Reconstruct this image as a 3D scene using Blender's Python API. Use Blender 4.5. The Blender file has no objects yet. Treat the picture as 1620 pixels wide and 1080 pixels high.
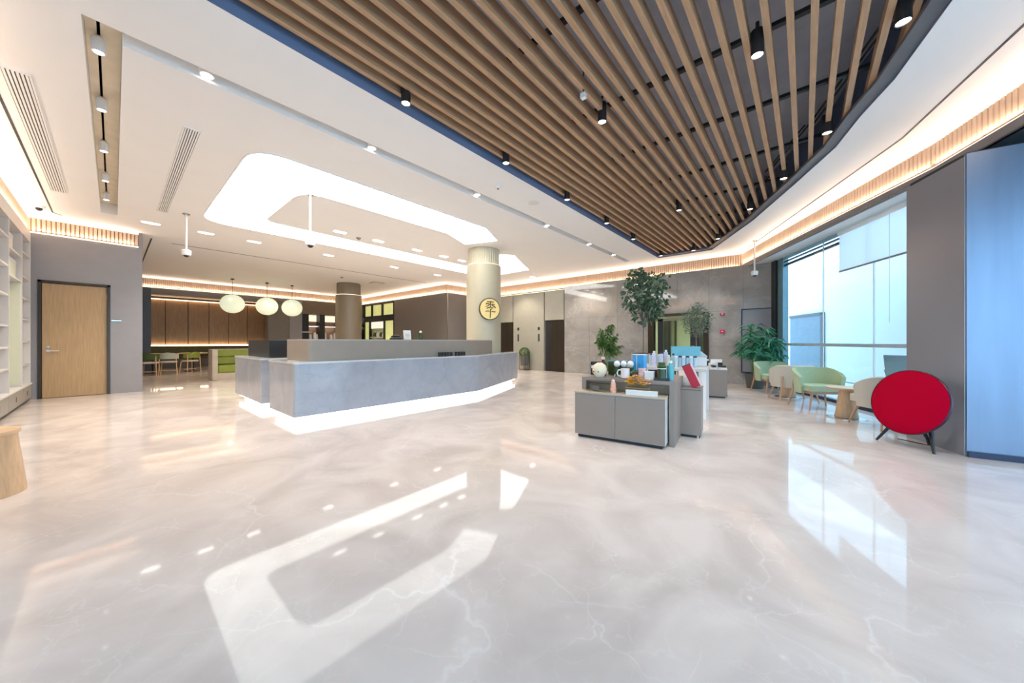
import bpy, bmesh, math, random
from mathutils import Vector, Matrix, Euler
random.seed(7)
S = bpy.context.scene
COL = S.collection
R = math.radians

# ------------------------------------------------------------------ camera, world, exposure
cam = bpy.data.cameras.new('camera'); cam.lens = 12.0; cam.sensor_width = 36.0; cam.clip_start = 0.05
co = bpy.data.objects.new('camera', cam); COL.objects.link(co)
co.location = (0, 0, 1.2); co.rotation_euler = (R(90), 0, R(40.6)); S.camera = co

w = bpy.data.worlds.new('sky'); S.world = w; w.use_nodes = True
bg = w.node_tree.nodes['Background']; bg.inputs[0].default_value = (0.50, 0.73, 1.0, 1); bg.inputs[1].default_value = 2.9

S.view_settings.view_transform = 'Standard'; S.view_settings.look = 'None'
S.view_settings.gamma = 1.0; S.view_settings.use_curve_mapping = False
S.view_settings.exposure = 0.9
cy = S.cycles
cy.use_denoising = True; cy.max_bounces = 8; cy.diffuse_bounces = 5; cy.glossy_bounces = 4
cy.transparent_max_bounces = 12; cy.caustics_reflective = False; cy.caustics_refractive = False
cy.sample_clamp_indirect = 6.0

SKYLIGHT, LED, SPOT = 3.6, 1.5, 6.0

# ------------------------------------------------------------------ materials
MATS = {}
def mat(name, col, rough=0.5, metal=0.0, var=0.06, scale=6.0, bump=0.0, spec=0.5, stretch=(1, 1, 1), coat=0.0, trans=0.0, emit=None, es=0.0):
    m = bpy.data.materials.new(name); m.use_nodes = True; MATS[name] = m
    n = m.node_tree.nodes; l = m.node_tree.links; p = n['Principled BSDF']
    tc = n.new('ShaderNodeTexCoord'); mp = n.new('ShaderNodeMapping'); mp.inputs['Scale'].default_value = stretch
    nz = n.new('ShaderNodeTexNoise'); nz.inputs['Scale'].default_value = scale; nz.inputs['Detail'].default_value = 5
    l.new(tc.outputs['Object'], mp.inputs[0]); l.new(mp.outputs[0], nz.inputs['Vector'])
    cr = n.new('ShaderNodeValToRGB')
    a = [max(0, c * (1 - var)) for c in col]; b = [min(1, c * (1 + var)) for c in col]
    cr.color_ramp.elements[0].position = 0.3; cr.color_ramp.elements[1].position = 0.7
    cr.color_ramp.elements[0].color = (*a, 1); cr.color_ramp.elements[1].color = (*b, 1)
    l.new(nz.outputs[0], cr.inputs[0]); l.new(cr.outputs[0], p.inputs['Base Color'])
    p.inputs['Roughness'].default_value = rough; p.inputs['Metallic'].default_value = metal
    p.inputs['Specular IOR Level'].default_value = spec; p.inputs['Coat Weight'].default_value = coat
    p.inputs['Transmission Weight'].default_value = trans
    if bump:
        bp = n.new('ShaderNodeBump'); bp.inputs['Strength'].default_value = bump; bp.inputs['Distance'].default_value = 0.01
        l.new(nz.outputs[0], bp.inputs['Height']); l.new(bp.outputs[0], p.inputs['Normal'])
    if emit:
        p.inputs['Emission Color'].default_value = (*emit, 1); p.inputs['Emission Strength'].default_value = es
    return m
def emis(name, col, s):
    m = bpy.data.materials.new(name); m.use_nodes = True; n = m.node_tree.nodes; MATS[name] = m
    n.remove(n['Principled BSDF']); e = n.new('ShaderNodeEmission'); e.inputs[0].default_value = (*col, 1); e.inputs[1].default_value = s
    m.node_tree.links.new(e.outputs[0], n['Material Output'].inputs[0]); return m
def marble(name, c1, c2, vein, rough=0.08, scale=0.8, veinw=0.02, vs=0.9, spec=0.5, vmix=0.6):
    m = bpy.data.materials.new(name); m.use_nodes = True; MATS[name] = m
    n = m.node_tree.nodes; l = m.node_tree.links; p = n['Principled BSDF']
    tc = n.new('ShaderNodeTexCoord')
    nz = n.new('ShaderNodeTexNoise'); nz.inputs['Scale'].default_value = scale; nz.inputs['Detail'].default_value = 8; nz.inputs['Distortion'].default_value = 1.2
    l.new(tc.outputs['Object'], nz.inputs['Vector'])
    cr = n.new('ShaderNodeValToRGB'); e = cr.color_ramp.elements
    e[0].position = 0.35; e[1].position = 0.65; e[0].color = (*c1, 1); e[1].color = (*c2, 1)
    l.new(nz.outputs[0], cr.inputs[0])
    prev = cr.outputs[0]
    for k, (sc, wd, am) in enumerate(((vs, veinw, vmix), (vs * 2.7, veinw * 1.2, vmix * 0.75), (vs * 6.5, veinw * 2.2, vmix * 0.5))):
        dz = n.new('ShaderNodeTexNoise'); dz.inputs['Scale'].default_value = sc * 1.5; dz.inputs['Detail'].default_value = 6
        l.new(tc.outputs['Object'], dz.inputs['Vector'])
        ad = n.new('ShaderNodeVectorMath'); ad.operation = 'MULTIPLY_ADD'
        ad.inputs[1].default_value = (0.9 / sc,) * 3
        l.new(dz.outputs['Color'], ad.inputs[0]); l.new(tc.outputs['Object'], ad.inputs[2])
        vo = n.new('ShaderNodeTexVoronoi'); vo.feature = 'DISTANCE_TO_EDGE'; vo.inputs['Scale'].default_value = sc
        l.new(ad.outputs[0], vo.inputs['Vector'])
        mr = n.new('ShaderNodeMapRange'); mr.inputs[1].default_value = 0; mr.inputs[2].default_value = wd; mr.inputs[3].default_value = am; mr.inputs[4].default_value = 0
        l.new(vo.outputs[0], mr.inputs[0])
        n2 = n.new('ShaderNodeTexNoise'); n2.inputs['Scale'].default_value = sc * 0.8; n2.inputs['Detail'].default_value = 2
        l.new(tc.outputs['Object'], n2.inputs['Vector'])
        r2 = n.new('ShaderNodeMapRange'); r2.inputs[1].default_value = 0.42; r2.inputs[2].default_value = 0.65; l.new(n2.outputs[0], r2.inputs[0])
        mu = n.new('ShaderNodeMath'); mu.operation = 'MULTIPLY'; l.new(mr.outputs[0], mu.inputs[0]); l.new(r2.outputs[0], mu.inputs[1])
        mx = n.new('ShaderNodeMix'); mx.data_type = 'RGBA'
        l.new(mu.outputs[0], mx.inputs[0]); l.new(prev, mx.inputs[6]); mx.inputs[7].default_value = (*vein, 1)
        prev = mx.outputs[2]
    l.new(prev, p.inputs['Base Color']); p.inputs['Roughness'].default_value = rough; p.inputs['Specular IOR Level'].default_value = spec
    return m
def glass(name, tint, refl=0.12):
    m = bpy.data.materials.new(name); m.use_nodes = True; MATS[name] = m
    n = m.node_tree.nodes; l = m.node_tree.links; n.remove(n['Principled BSDF'])
    t = n.new('ShaderNodeBsdfTransparent'); t.inputs[0].default_value = (*tint, 1)
    g = n.new('ShaderNodeBsdfGlossy'); g.inputs['Roughness'].default_value = 0.02
    lw = n.new('ShaderNodeLayerWeight'); pw = n.new('ShaderNodeMath'); pw.operation = 'POWER'; pw.inputs[1].default_value = 5
    ma = n.new('ShaderNodeMath'); ma.operation = 'MULTIPLY_ADD'; ma.inputs[1].default_value = 0.9; ma.inputs[2].default_value = 0.03
    l.new(lw.outputs['Facing'], pw.inputs[0]); l.new(pw.outputs[0], ma.inputs[0])
    mx = n.new('ShaderNodeMixShader'); l.new(ma.outputs[0], mx.inputs[0]); l.new(t.outputs[0], mx.inputs[1]); l.new(g.outputs[0], mx.inputs[2])
    l.new(mx.outputs[0], n['Material Output'].inputs[0]); return m

M_FLOOR = marble('polished_marble_floor', (0.565, 0.49, 0.45), (0.71, 0.63, 0.585), (0.86, 0.83, 0.81), 0.045, 1.3, 0.013, 0.9, 0.17, 0.38)
M_WALLM = marble('grey_marble_wall', (0.27, 0.25, 0.235), (0.38, 0.355, 0.335), (0.52, 0.49, 0.47), 0.045, 0.9, 0.02, 1.0, 0.9, 0.5)
M_DESKM = marble('grey_marble_desk', (0.36, 0.385, 0.43), (0.43, 0.455, 0.50), (0.25, 0.28, 0.33), 0.12, 1.6, 0.03, 1.3, 0.5, 0.5)
M_WHITE = mat('white_ceiling_paint', (0.88, 0.87, 0.855), 0.6, var=0.01, scale=2)
M_GREYW = mat('grey_wall_panel', (0.255, 0.25, 0.265), 0.45, var=0.03)
M_BROWNW = mat('dark_taupe_panel', (0.17, 0.15, 0.135), 0.5, var=0.04)
M_KITCH = mat('brown_kitchen_panel', (0.16, 0.12, 0.085), 0.5, var=0.05)
M_TAUPE = mat('taupe_laminate', (0.33, 0.277, 0.225), 0.45, var=0.03)
M_CABIN = mat('greige_cabinet', (0.275, 0.222, 0.185), 0.4, var=0.03)
M_LIFTW = mat('beige_lift_panel', (0.33, 0.31, 0.255), 0.4, var=0.03)
M_BRONZE = mat('dark_bronze', (0.055, 0.042, 0.03), 0.28, 0.6, 0.1, 3, stretch=(20, 20, 0.6))
M_BLACK = mat('matt_black', (0.012, 0.012, 0.014), 0.45, var=0.1)
M_DARKG = mat('charcoal_metal', (0.06, 0.063, 0.07), 0.4, 0.3)
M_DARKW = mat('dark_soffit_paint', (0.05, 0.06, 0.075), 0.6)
M_RECESS = mat('daylit_blue_recess', (0.15, 0.20, 0.32), 0.5)  # blue cast of the daylight put into the frame's base colour
M_PLENUM = mat('grey_plenum_paint', (0.50, 0.52, 0.60), 0.7)
M_SLAT = mat('oak_slat_veneer', (0.46, 0.275, 0.15), 0.5, var=0.15, scale=9, stretch=(6, 0.5, 6), bump=0.05)
M_BATTEN = mat('pale_oak_batten', (0.56, 0.41, 0.30), 0.5, var=0.1, scale=8, stretch=(6, 6, 0.6))
M_OAK = mat('oak_door_veneer', (0.39, 0.26, 0.13), 0.42, var=0.14, scale=7, stretch=(9, 9, 0.45), bump=0.03)
M_FURN = mat('light_oak_furniture', (0.60, 0.40, 0.23), 0.42, var=0.12, scale=9, stretch=(5, 5, 0.7))
M_WALN = mat('reddish_oak_legs', (0.50, 0.29, 0.18), 0.4, var=0.1, stretch=(6, 6, 0.7))
M_SHELF = mat('ivory_shelf_laminate', (0.60, 0.58, 0.56), 0.4, var=0.02)
M_SAGE = mat('sage_panel', (0.58, 0.59, 0.47), 0.5, var=0.02)
M_DRAWER = mat('warm_grey_drawer', (0.27, 0.26, 0.235), 0.35, var=0.03)
M_CHROME = mat('brushed_steel', (0.6, 0.6, 0.58), 0.25, 1.0, 0.04)
M_GREEN = mat('sage_green_wool', (0.41, 0.49, 0.31), 0.85, var=0.06, scale=60, bump=0.1)
M_BEIGE = mat('beige_wool', (0.56, 0.52, 0.44), 0.85, var=0.05, scale=60, bump=0.1)
M_LIME = mat('lime_green_leather', (0.21, 0.25, 0.03), 0.5, var=0.1)
M_OLIVE = mat('olive_leather', (0.12, 0.10, 0.02), 0.55, var=0.15)
M_MINT = mat('pale_mint_fabric', (0.42, 0.47, 0.38), 0.8)
M_DGREEN = mat('dark_green_fabric', (0.05, 0.09, 0.02), 0.8)
M_CREAM = mat('cream_fabric', (0.70, 0.64, 0.55), 0.8)
M_WPANEL = mat('brown_wood_panel', (0.40, 0.255, 0.14), 0.5, var=0.12, scale=5, stretch=(4, 4, 0.7))
M_COLUMN = mat('beige_column_wrap', (0.52, 0.465, 0.335), 0.35, var=0.02)
M_COLUMN2 = mat('brown_column_wrap', (0.27, 0.225, 0.155), 0.35, var=0.03)
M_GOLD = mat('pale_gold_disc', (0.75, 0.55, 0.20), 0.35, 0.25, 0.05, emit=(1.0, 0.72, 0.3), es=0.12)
M_INK = mat('dark_bronze_strokes', (0.06, 0.03, 0.012), 0.5)
M_RED = mat('crimson_speaker_cloth', (0.43, 0.0, 0.022), 0.85, var=0.05, scale=80, bump=0.05, spec=0.06)
M_REDBOX = mat('red_box_card', (0.42, 0.005, 0.02), 0.4)
M_PINK = mat('pale_pink_gloss', (0.75, 0.5, 0.5), 0.35)
M_SKYMET = mat('brushed_blue_grey_metal', (0.22, 0.28, 0.38), 0.36, 0.7, 0.08, 2.0, stretch=(3, 3, 0.3))
M_PIER = mat('grey_pier_cladding', (0.28, 0.28, 0.31), 0.28, 0.15, var=0.03, scale=1)
M_LEAFA = mat('grey_green_leaf', (0.07, 0.135, 0.075), 0.5, var=0.4, scale=12)
M_LEAFB = mat('bright_green_leaf', (0.055, 0.15, 0.02), 0.45, var=0.5, scale=14)
M_LEAFC = mat('palm_green_leaf', (0.03, 0.20, 0.10), 0.45, var=0.5, scale=14)
M_LEAFD = mat('dusty_green_leaf', (0.16, 0.21, 0.14), 0.5, var=0.45, scale=16)
M_BARK = mat('grey_brown_bark', (0.20, 0.16, 0.12), 0.8, var=0.2, scale=30)
M_STEMG = mat('green_cane_stem', (0.16, 0.30, 0.10), 0.5, var=0.2)
M_SOIL = mat('dark_soil', (0.04, 0.03, 0.02), 0.95, var=0.4, scale=40)
M_STONE = mat('grey_concrete_planter', (0.36, 0.35, 0.34), 0.7, var=0.06)
M_PLANTER = mat('dark_grey_planter', (0.10, 0.10, 0.09), 0.5)
M_PWHITE = mat('white_plastic', (0.80, 0.80, 0.79), 0.35, var=0.01)
M_WCARD = mat('white_card', (0.78, 0.76, 0.72), 0.6, var=0.02)
M_BLUE = mat('bright_blue_card', (0.05, 0.35, 0.72), 0.5, var=0.25, scale=9)
M_CYAN = mat('cyan_display_board', (0.20, 0.55, 0.66), 0.5, var=0.06)
M_YELLOW = mat('yellow_petal', (0.80, 0.48, 0.03), 0.6, var=0.25, scale=40)
M_PEACH = mat('peach_petal', (0.80, 0.42, 0.30), 0.6, var=0.2, scale=40)
M_AMBER = mat('dark_amber_bottle', (0.10, 0.015, 0.02), 0.15, var=0.2)
M_GREENG = mat('dark_green_jar', (0.035, 0.07, 0.02), 0.15, var=0.2)
M_TEAL = mat('teal_glass', (0.10, 0.38, 0.42), 0.12)
M_ICE = mat('frosted_clear_plastic', (0.55, 0.68, 0.76), 0.2, var=0.1)
M_LILAC = mat('pale_lilac_pack', (0.62, 0.60, 0.75), 0.4, var=0.15, scale=25)
M_NAVY = mat('navy_plastic', (0.02, 0.03, 0.07), 0.35)
M_SIGNRED = mat('red_alarm_plastic', (0.60, 0.02, 0.07), 0.4)
M_EXTW = mat('white_exterior_render', (0.80, 0.81, 0.80), 0.7, var=0.02)
M_EXTF = mat('pale_exterior_paving', (0.65, 0.66, 0.66), 0.5, var=0.04)
M_CORR = mat('yellow_green_corridor_paint', (0.52, 0.53, 0.33), 0.5, var=0.03)
M_GLASS = glass('facade_glass', (0.90, 0.97, 0.98))
M_DOORGL = glass('door_glass', (0.75, 0.78, 0.70))
M_ACRYL = glass('clear_acrylic', (0.93, 0.92, 0.89))
M_BLIND = mat('white_roller_blind', (0.86, 0.87, 0.87), 0.8, var=0.01)
_n = M_BLIND.node_tree.nodes; _t = _n.new('ShaderNodeBsdfTranslucent'); _t.inputs[0].default_value = (.9, .9, .9, 1); _m = _n.new('ShaderNodeMixShader'); _m.inputs[0].default_value = .75
M_BLIND.node_tree.links.new(_n['Principled BSDF'].outputs[0], _m.inputs[1]); M_BLIND.node_tree.links.new(_t.outputs[0], _m.inputs[2]); M_BLIND.node_tree.links.new(_m.outputs[0], _n['Material Output'].inputs[0])
E_SKY = emis('stretch_ceiling_light', (1.0, 0.985, 0.92), SKYLIGHT)
E_LED = emis('warm_cove_led', (1.0, 0.74, 0.52), LED)
E_LEDW = emis('warm_white_led', (1.0, 0.84, 0.66), LED)
E_LEDD = emis('pink_white_desk_led', (1.0, 0.86, 0.80), 4.5)
E_SPOT = emis('spot_lens', (1.0, 0.95, 0.88), SPOT)
E_NICHE = emis('niche_led', (1.0, 0.86, 0.72), 1.6)
E_PEND = emis('pendant_core', (1.0, 0.97, 0.75), 6.0)
E_PANEL = emis('corridor_panel_light', (1.0, 1.0, 0.72), 5.0)
M_SHADE = mat('woven_ivory_shade', (0.74, 0.76, 0.60), 0.7, var=0.12, scale=40, emit=(0.86, 0.93, 0.68), es=0.36)

# ------------------------------------------------------------------ mesh builder
class MB:
    def __init__(s): s.v = []; s.f = []
    def add(s, V, F):
        o = len(s.v); s.v += [tuple(v) for v in V]; s.f += [tuple(i + o for i in f) for f in F]; return s
    def box(s, x0, y0, z0, x1, y1, z1):
        V = [(x, y, z) for z in (z0, z1) for (x, y) in ((x0, y0), (x1, y0), (x1, y1), (x0, y1))]
        return s.add(V, [(3, 2, 1, 0), (4, 5, 6, 7), (0, 1, 5, 4), (1, 2, 6, 5), (2, 3, 7, 6), (3, 0, 4, 7)])
    def cbox(s, c, size, rz=0, rx=0, ry=0):
        m = Matrix.Translation(c) @ Euler((rx, ry, rz)).to_matrix().to_4x4()
        a, b, d = [k / 2 for k in size]
        V = [m @ Vector((x, y, z)) for z in (-d, d) for (x, y) in ((-a, -b), (a, -b), (a, b), (-a, b))]
        return s.add(V, [(3, 2, 1, 0), (4, 5, 6, 7), (0, 1, 5, 4), (1, 2, 6, 5), (2, 3, 7, 6), (3, 0, 4, 7)])
    def cyl(s, p0, p1, r0, r1=None, n=16, caps=True):
        r1 = r0 if r1 is None else r1
        p0 = Vector(p0); p1 = Vector(p1); d = (p1 - p0).normalized()
        a = d.orthogonal().normalized(); b = d.cross(a)
        V = [p0 + (a * math.cos(t) + b * math.sin(t)) * r0 for t in [2 * math.pi * i / n for i in range(n)]]
        V += [p1 + (a * math.cos(t) + b * math.sin(t)) * r1 for t in [2 * math.pi * i / n for i in range(n)]]
        F = [(i, (i + 1) % n, n + (i + 1) % n, n + i) for i in range(n)]
        if caps: F += [tuple(range(n - 1, -1, -1)), tuple(range(n, 2 * n))]
        return s.add(V, F)
    def lathe(s, prof, c=(0, 0, 0), n=24, sx=1, sy=1):
        V = []; k = len(prof)
        for i in range(n):
            t = 2 * math.pi * i / n
            V += [(c[0] + r * sx * math.cos(t), c[1] + r * sy * math.sin(t), c[2] + z) for r, z in prof]
        F = []
        for i in range(n):
            j = (i + 1) % n
            F += [(i * k + q, j * k + q, j * k + q + 1, i * k + q + 1) for q in range(k - 1)]
        return s.add(V, F)
    def ball(s, c, r, rz=None, n=16, m=9):
        rz = rz or r
        return s.lathe([(max(1e-4, r * math.sin(math.pi * i / m)), -rz * math.cos(math.pi * i / m)) for i in range(m + 1)], c, n)
    def prism(s, P, z0, z1):
        n = len(P)
        a = sum(P[i][0] * P[(i + 1) % n][1] - P[(i + 1) % n][0] * P[i][1] for i in range(n))
        if a < 0: P = P[::-1]
        V = [(x, y, z0) for x, y in P] + [(x, y, z1) for x, y in P]
        return s.add(V, [(i, (i + 1) % n, n + (i + 1) % n, n + i) for i in range(n)] + [tuple(range(n - 1, -1, -1)), tuple(range(n, 2 * n))])
    def tube(s, pts, r, n=8, r1=None):
        pts = [Vector(p) for p in pts]; k = len(pts); V = []; F = []; up = None
        for i, p in enumerate(pts):
            d = (pts[min(i + 1, k - 1)] - pts[max(i - 1, 0)]).normalized()
            a = d.orthogonal().normalized() if up is None else (up - d * up.dot(d)).normalized()
            up = a; b = d.cross(a); rr = r if r1 is None else r + (r1 - r) * i / (k - 1)
            V += [p + (a * math.cos(2 * math.pi * j / n) + b * math.sin(2 * math.pi * j / n)) * rr for j in range(n)]
        for i in range(k - 1):
            F += [(i * n + j, i * n + (j + 1) % n, (i + 1) * n + (j + 1) % n, (i + 1) * n + j) for j in range(n)]
        F += [tuple(range(n - 1, -1, -1)), tuple((k - 1) * n + j for j in range(n))]
        return s.add(V, F)
    def strip(s, P, z0, z1, t):                 # wall along a plan polyline, thickness t to the left of travel
        L = offset(P, t)
        for i in range(len(P) - 1):
            s.prism([P[i], P[i + 1], L[i + 1], L[i]], z0, z1)
        return s
    def build(s, name, m, parent=None, smooth=False, bevel=0):
        me = bpy.data.meshes.new(name); me.from_pydata(s.v, [], s.f); me.materials.append(m)
        if smooth:
            for p in me.polygons: p.use_smooth = True
            me.set_sharp_from_angle(angle=R(40))
        me.update()
        o = bpy.data.objects.new(name, me); COL.objects.link(o)
        if parent is not None: o.parent = parent
        if bevel:
            b = o.modifiers.new('bevel', 'BEVEL'); b.width = bevel; b.segments = 2; b.limit_method = 'ANGLE'
        return o
def offset(P, t):
    n = len(P); out = []
    for i in range(n):
        ds = []
        if i > 0: ds.append((Vector(P[i]) - Vector(P[i - 1])).normalized())
        if i < n - 1: ds.append((Vector(P[i + 1]) - Vector(P[i])).normalized())
        nn = [Vector((-d.y, d.x)) for d in ds]
        b = (nn[0] + nn[-1]).normalized(); k = t / max(0.3, b.dot(nn[0]))
        out.append((P[i][0] + b.x * k, P[i][1] + b.y * k))
    return out
def tag(o, label=None, cat=None, group=None, kind=None):
    if label: o['label'] = label
    if cat: o['category'] = cat
    if group: o['group'] = group
    if kind: o['kind'] = kind
    return o
def thing(name, label, cat, loc=(0, 0, 0), rz=0, group=None):
    o = bpy.data.objects.new(name, None); o.empty_display_size = 0.1; COL.objects.link(o)
    o.location = loc; o.rotation_euler = (0, 0, rz); return tag(o, label, cat, group)
def dup(root, loc, rz, label):
    r = root.copy(); COL.objects.link(r); r.location = loc; r.rotation_euler = (0, 0, rz); r['label'] = label
    for ch in list(root.children):
        c = ch.copy(); COL.objects.link(c); c.parent = r
        for g in list(ch.children):
            d = g.copy(); COL.objects.link(d); d.parent = c
    return r
def struct(o): o['kind'] = 'structure'; return o
def sroot(name, label=None):
    o = bpy.data.objects.new(name, None); COL.objects.link(o); o['kind'] = 'structure'
    if label: o['label'] = label
    return o
def plate(loops, z, name, m, parent=None):      # flat face with holes (first loop is the outline)
    cu = bpy.data.curves.new(name, 'CURVE'); cu.dimensions = '2D'; cu.fill_mode = 'BOTH'
    for L in loops:
        sp = cu.splines.new('POLY'); sp.points.add(len(L) - 1); sp.use_cyclic_u = True
        for p, q in zip(sp.points, L): p.co = (q[0], q[1], 0, 1)
    t = bpy.data.objects.new('t', cu); COL.objects.link(t)
    bpy.context.view_layer.update()
    me = bpy.data.meshes.new_from_object(t.evaluated_get(bpy.context.evaluated_depsgraph_get()))
    bpy.data.objects.remove(t); bpy.data.curves.remove(cu); me.name = name
    me.materials.clear(); me.materials.append(m)
    for v in me.vertices: v.co.z = z
    o = bpy.data.objects.new(name, me); COL.objects.link(o)
    if parent is not None: o.parent = parent
    return o
def rounded(P, r, n=6):
    out = []; k = len(P)
    for i in range(k):
        rr = r[i] if isinstance(r, (list, tuple)) else r
        p = Vector(P[i]); a = (Vector(P[i - 1]) - p); b = (Vector(P[(i + 1) % k]) - p)
        if rr <= 0: out.append(tuple(p)); continue
        ra = min(rr, a.length * 0.45); rb = min(rr, b.length * 0.45)
        s = p + a.normalized() * ra; e = p + b.normalized() * rb
        for j in range(n + 1):
            t = j / n; out.append(tuple((1 - t) ** 2 * s + 2 * t * (1 - t) * p + t * t * e))
    return out
ORD = ['first', 'second', 'third', 'fourth', 'fifth', 'sixth', 'seventh', 'eighth', 'ninth', 'tenth']
H = 3.8                                           # ceiling height

# ------------------------------------------------------------------ floor and ceiling
fl = MB().prism([(-24.5, -5), (4.6, -5), (3.2, 6.3), (-.55, 12.0), (-3.0, 12.0), (-3.0, 15.5), (-4.6, 15.5), (-4.6, 12.2), (-24.5, 12.2)], -0.1, 0.0)
struct(fl.build('floor', M_FLOOR))['label'] = 'polished pale beige and grey marble lobby floor'

REC = [(-3.46, -3.4), (-3.46, 11.06), (-2.0, 11.06), (-.83, 8.92), (-.11, 7.3), (.32, 6.29), (.49, 5.62), (.68, 5.04), (.86, 4.14), (1.05, 2.9), (1.3, 0), (1.45, -3.4)]
SLOT1 = [(-10.75, -.17), (-4.40, -.17), (-4.40, .05), (-10.75, .05)]
SLOT2 = [(-4.55, .05), (-4.36, .05), (-4.28, 10.9), (-4.45, 10.9)]
SLOTS = [(-10.75, -.17), (-4.36, -.17), (-4.28, 10.9), (-4.45, 10.9), (-4.55, .05), (-10.75, .05)]
CEIL = [(-12.13, -1.2), (-2.9, -1.2), (-2.9, -4.9), (4.3, -4.9), (2.7, 2.4), (1.66, 5.86), (1.3, 6.9), (-1.33, 11.93), (-7.1, 11.8), (-12.13, 11.75), (-12.13, 9.68), (-20.0, 9.62), (-20.0, .42), (-12.13, .36)]
ce = struct(plate([CEIL, REC, SLOTS], H, 'ceiling', M_WHITE)); ce['label'] = 'smooth white plasterboard ceiling'
cs = MB().strip(SLOTS + SLOTS[:1], H + .003, H + 0.22, -0.02)
cs.prism(SLOTS, H + 0.22, H + 0.24)
MB().box(-10.74, -.168, H + .205, -4.45, .048, H + .218).build('trough_warm_glow_cap', mat('warm_lit_trough_tone', (.80, .70, .54), .6), ce)  # trough top coloured cream to stand in for warm lamp light
o = struct(cs.build('ceiling_slot', M_WHITE, ce)); o['label'] = 'recessed lighting trough in ceiling'
MB().prism([(-25, -5.1), (4.42, -5.1), (3.25, 6.9), (1.98, 6.98), (-.42, 11.7), (-.42, 12.1), (-25, 12.1)], H + 0.75, H + 0.8).build('roof_slab', M_PLENUM, ce)

# luminous C-shaped stretch ceiling
outer = [(-6.0, 6.42), (-5.53, 5.55), (-5.58, 1.2), (-9.75, 1.2), (-9.75, 9.75), (-7.55, 9.75), (-6.62, 7.8), (-6.88, 7.5), (-8.82, 7.85), (-8.80, 2.1), (-6.55, 2.1), (-6.5, 5.2), (-6.88, 6.1)]
SKY = rounded(outer, [0, 0, .45, .5, .1, 0, 0, 0, 0, .25, .45, 0, 0])
t = thing('luminous_ceiling', 'large bright white C-shaped stretch ceiling light over the reception desk', 'ceiling light')
plate([SKY], H - 0.012, 'diffuser', E_SKY, t)
MB().strip(SKY + SKY[:1], H - 0.014, H, 0.012).build('frame', M_WHITE, t)

# ------------------------------------------------------------------ slatted ceiling field
sc = sroot('slatted_ceiling', 'dark recessed ceiling field filled with long oak slats')
MB().strip(REC + REC[:1], H + .003, H + 0.6, 0.03).build('recess_frame', M_RECESS, sc)
lip = offset(REC[2:], -0.0); inn = offset(REC[2:], -0.13)
lb = MB()
for i in range(len(lip) - 1): lb.prism([lip[i], lip[i + 1], inn[i + 1], inn[i]], H + 0.02, H + 0.06)
lb.prism([(-3.46, 11.06), (-2.0, 11.06), (-1.95, 10.93), (-3.46, 10.93)], H + .02, H + .06)
lb.build('recess_ledge', mat('mid_grey_ledge', (.13, .13, .14), .5), sc)
MB().box(-3.6, -3.5, H + 0.6, 1.7, 11.2, H + 0.64).build('plenum_panel', M_PLENUM, sc)
def right_y(x):                                   # where the curved edge of the field cuts a slat
    for a, b in zip(REC[2:], REC[3:]):
        if min(a[0], b[0]) <= x <= max(a[0], b[0]) and abs(b[0] - a[0]) > 1e-6:
            return a[1] + (b[1] - a[1]) * (x - a[0]) / (b[0] - a[0])
    return 11.06
for k in range(27):
    x = -3.335 + k * 0.1545
    y1 = min(10.98, right_y(x) - 0.06)
    MB().box(x - .025, -3.3, 3.87, x + .025, y1, 3.99).build('slat', M_SLAT, sc)
for k, y in enumerate((0.0, 1.3, 2.57, 3.83, 5.01, 6.27, 7.47, 8.75, 9.9)):
    xr = 1.3
    for a, b in zip(REC[2:], REC[3:]):
        if b[1] <= y <= a[1]: xr = a[0] + (b[0] - a[0]) * (a[1] - y) / (a[1] - b[1])
    MB().box(-3.44, y - .025, 3.992, xr - .12, y + .025, 4.03).build('cross_rail', M_BLACK, sc)
for (a, b) in (((.58, 4.4), (.05, 6.0)), ((.0, 6.0), (-.5, 7.2)), ((-.5, 7.4), (-1.0, 8.6))):
    MB().tube([(a[0], a[1], 4.08), (b[0], b[1], 4.08)], .012, 6).tube([(a[0] + .05, a[1], 4.08), (b[0] + .05, b[1], 4.08)], .012, 6).build('conduit', M_BLACK, sc)

def spot(x, y, label):
    t = thing('ceiling_spotlight', label, 'spotlight', (x, y, 3.75), 0, 'black cylinder spotlights among the ceiling slats')
    MB().lathe([(.043, .012), (.046, 0), (.05, 0), (.05, .22), (.0001, .22)], n=18).build('housing', M_BLACK, t, True)
    MB().lathe([(.0001, .008), (.043, .008)], n=18).build('lens', E_SPOT, t)
    MB().cyl((0, 0, .22), (0, 0, .30), .015, n=8).build('stem', M_BLACK, t)
    return t
for i, (x, y) in enumerate([(-3.25, 2.04), (-3.25, 3.66), (-3.25, 5.32), (-3.25, 6.94), (-3.25, 8.45), (-3.25, 10.62)]):
    spot(x, y, 'black cylinder spotlight along the blue edge, %s in the row from the near end' % ORD[i])
spot(-2.37, 10.6, 'black cylinder spotlight at the short far end of the slatted ceiling')
for i, (x, y) in enumerate([(.60, 4.11), (.21, 5.69), (-.25, 6.84), (-.80, 8.0), (-1.64, 9.79)]):
    spot(x, y, 'black cylinder spotlight by the curved slat edge, %s in the row from the near end' % ORD[i])
for i, (x, y) in enumerate([(-.32, 3.74), (-1.79, 3.7), (-1.86, 7.17)]):
    spot(x, y, 'black cylinder spotlight in the middle of the slats, %s' % ['nearest to the camera', 'next to a white sprinkler box', 'farthest away'][i])
t = thing('ceiling_sprinkler', 'small white square sprinkler box hanging between two oak slats', 'sprinkler', (-1.78, 3.24, 3.78))
MB().cbox((0, 0, .02), (.05, .05, .05)).build('box', M_PWHITE, t); MB().cyl((0, 0, .045), (0, 0, .3), .008, n=8).build('pipe', M_DARKG, t)

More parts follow.
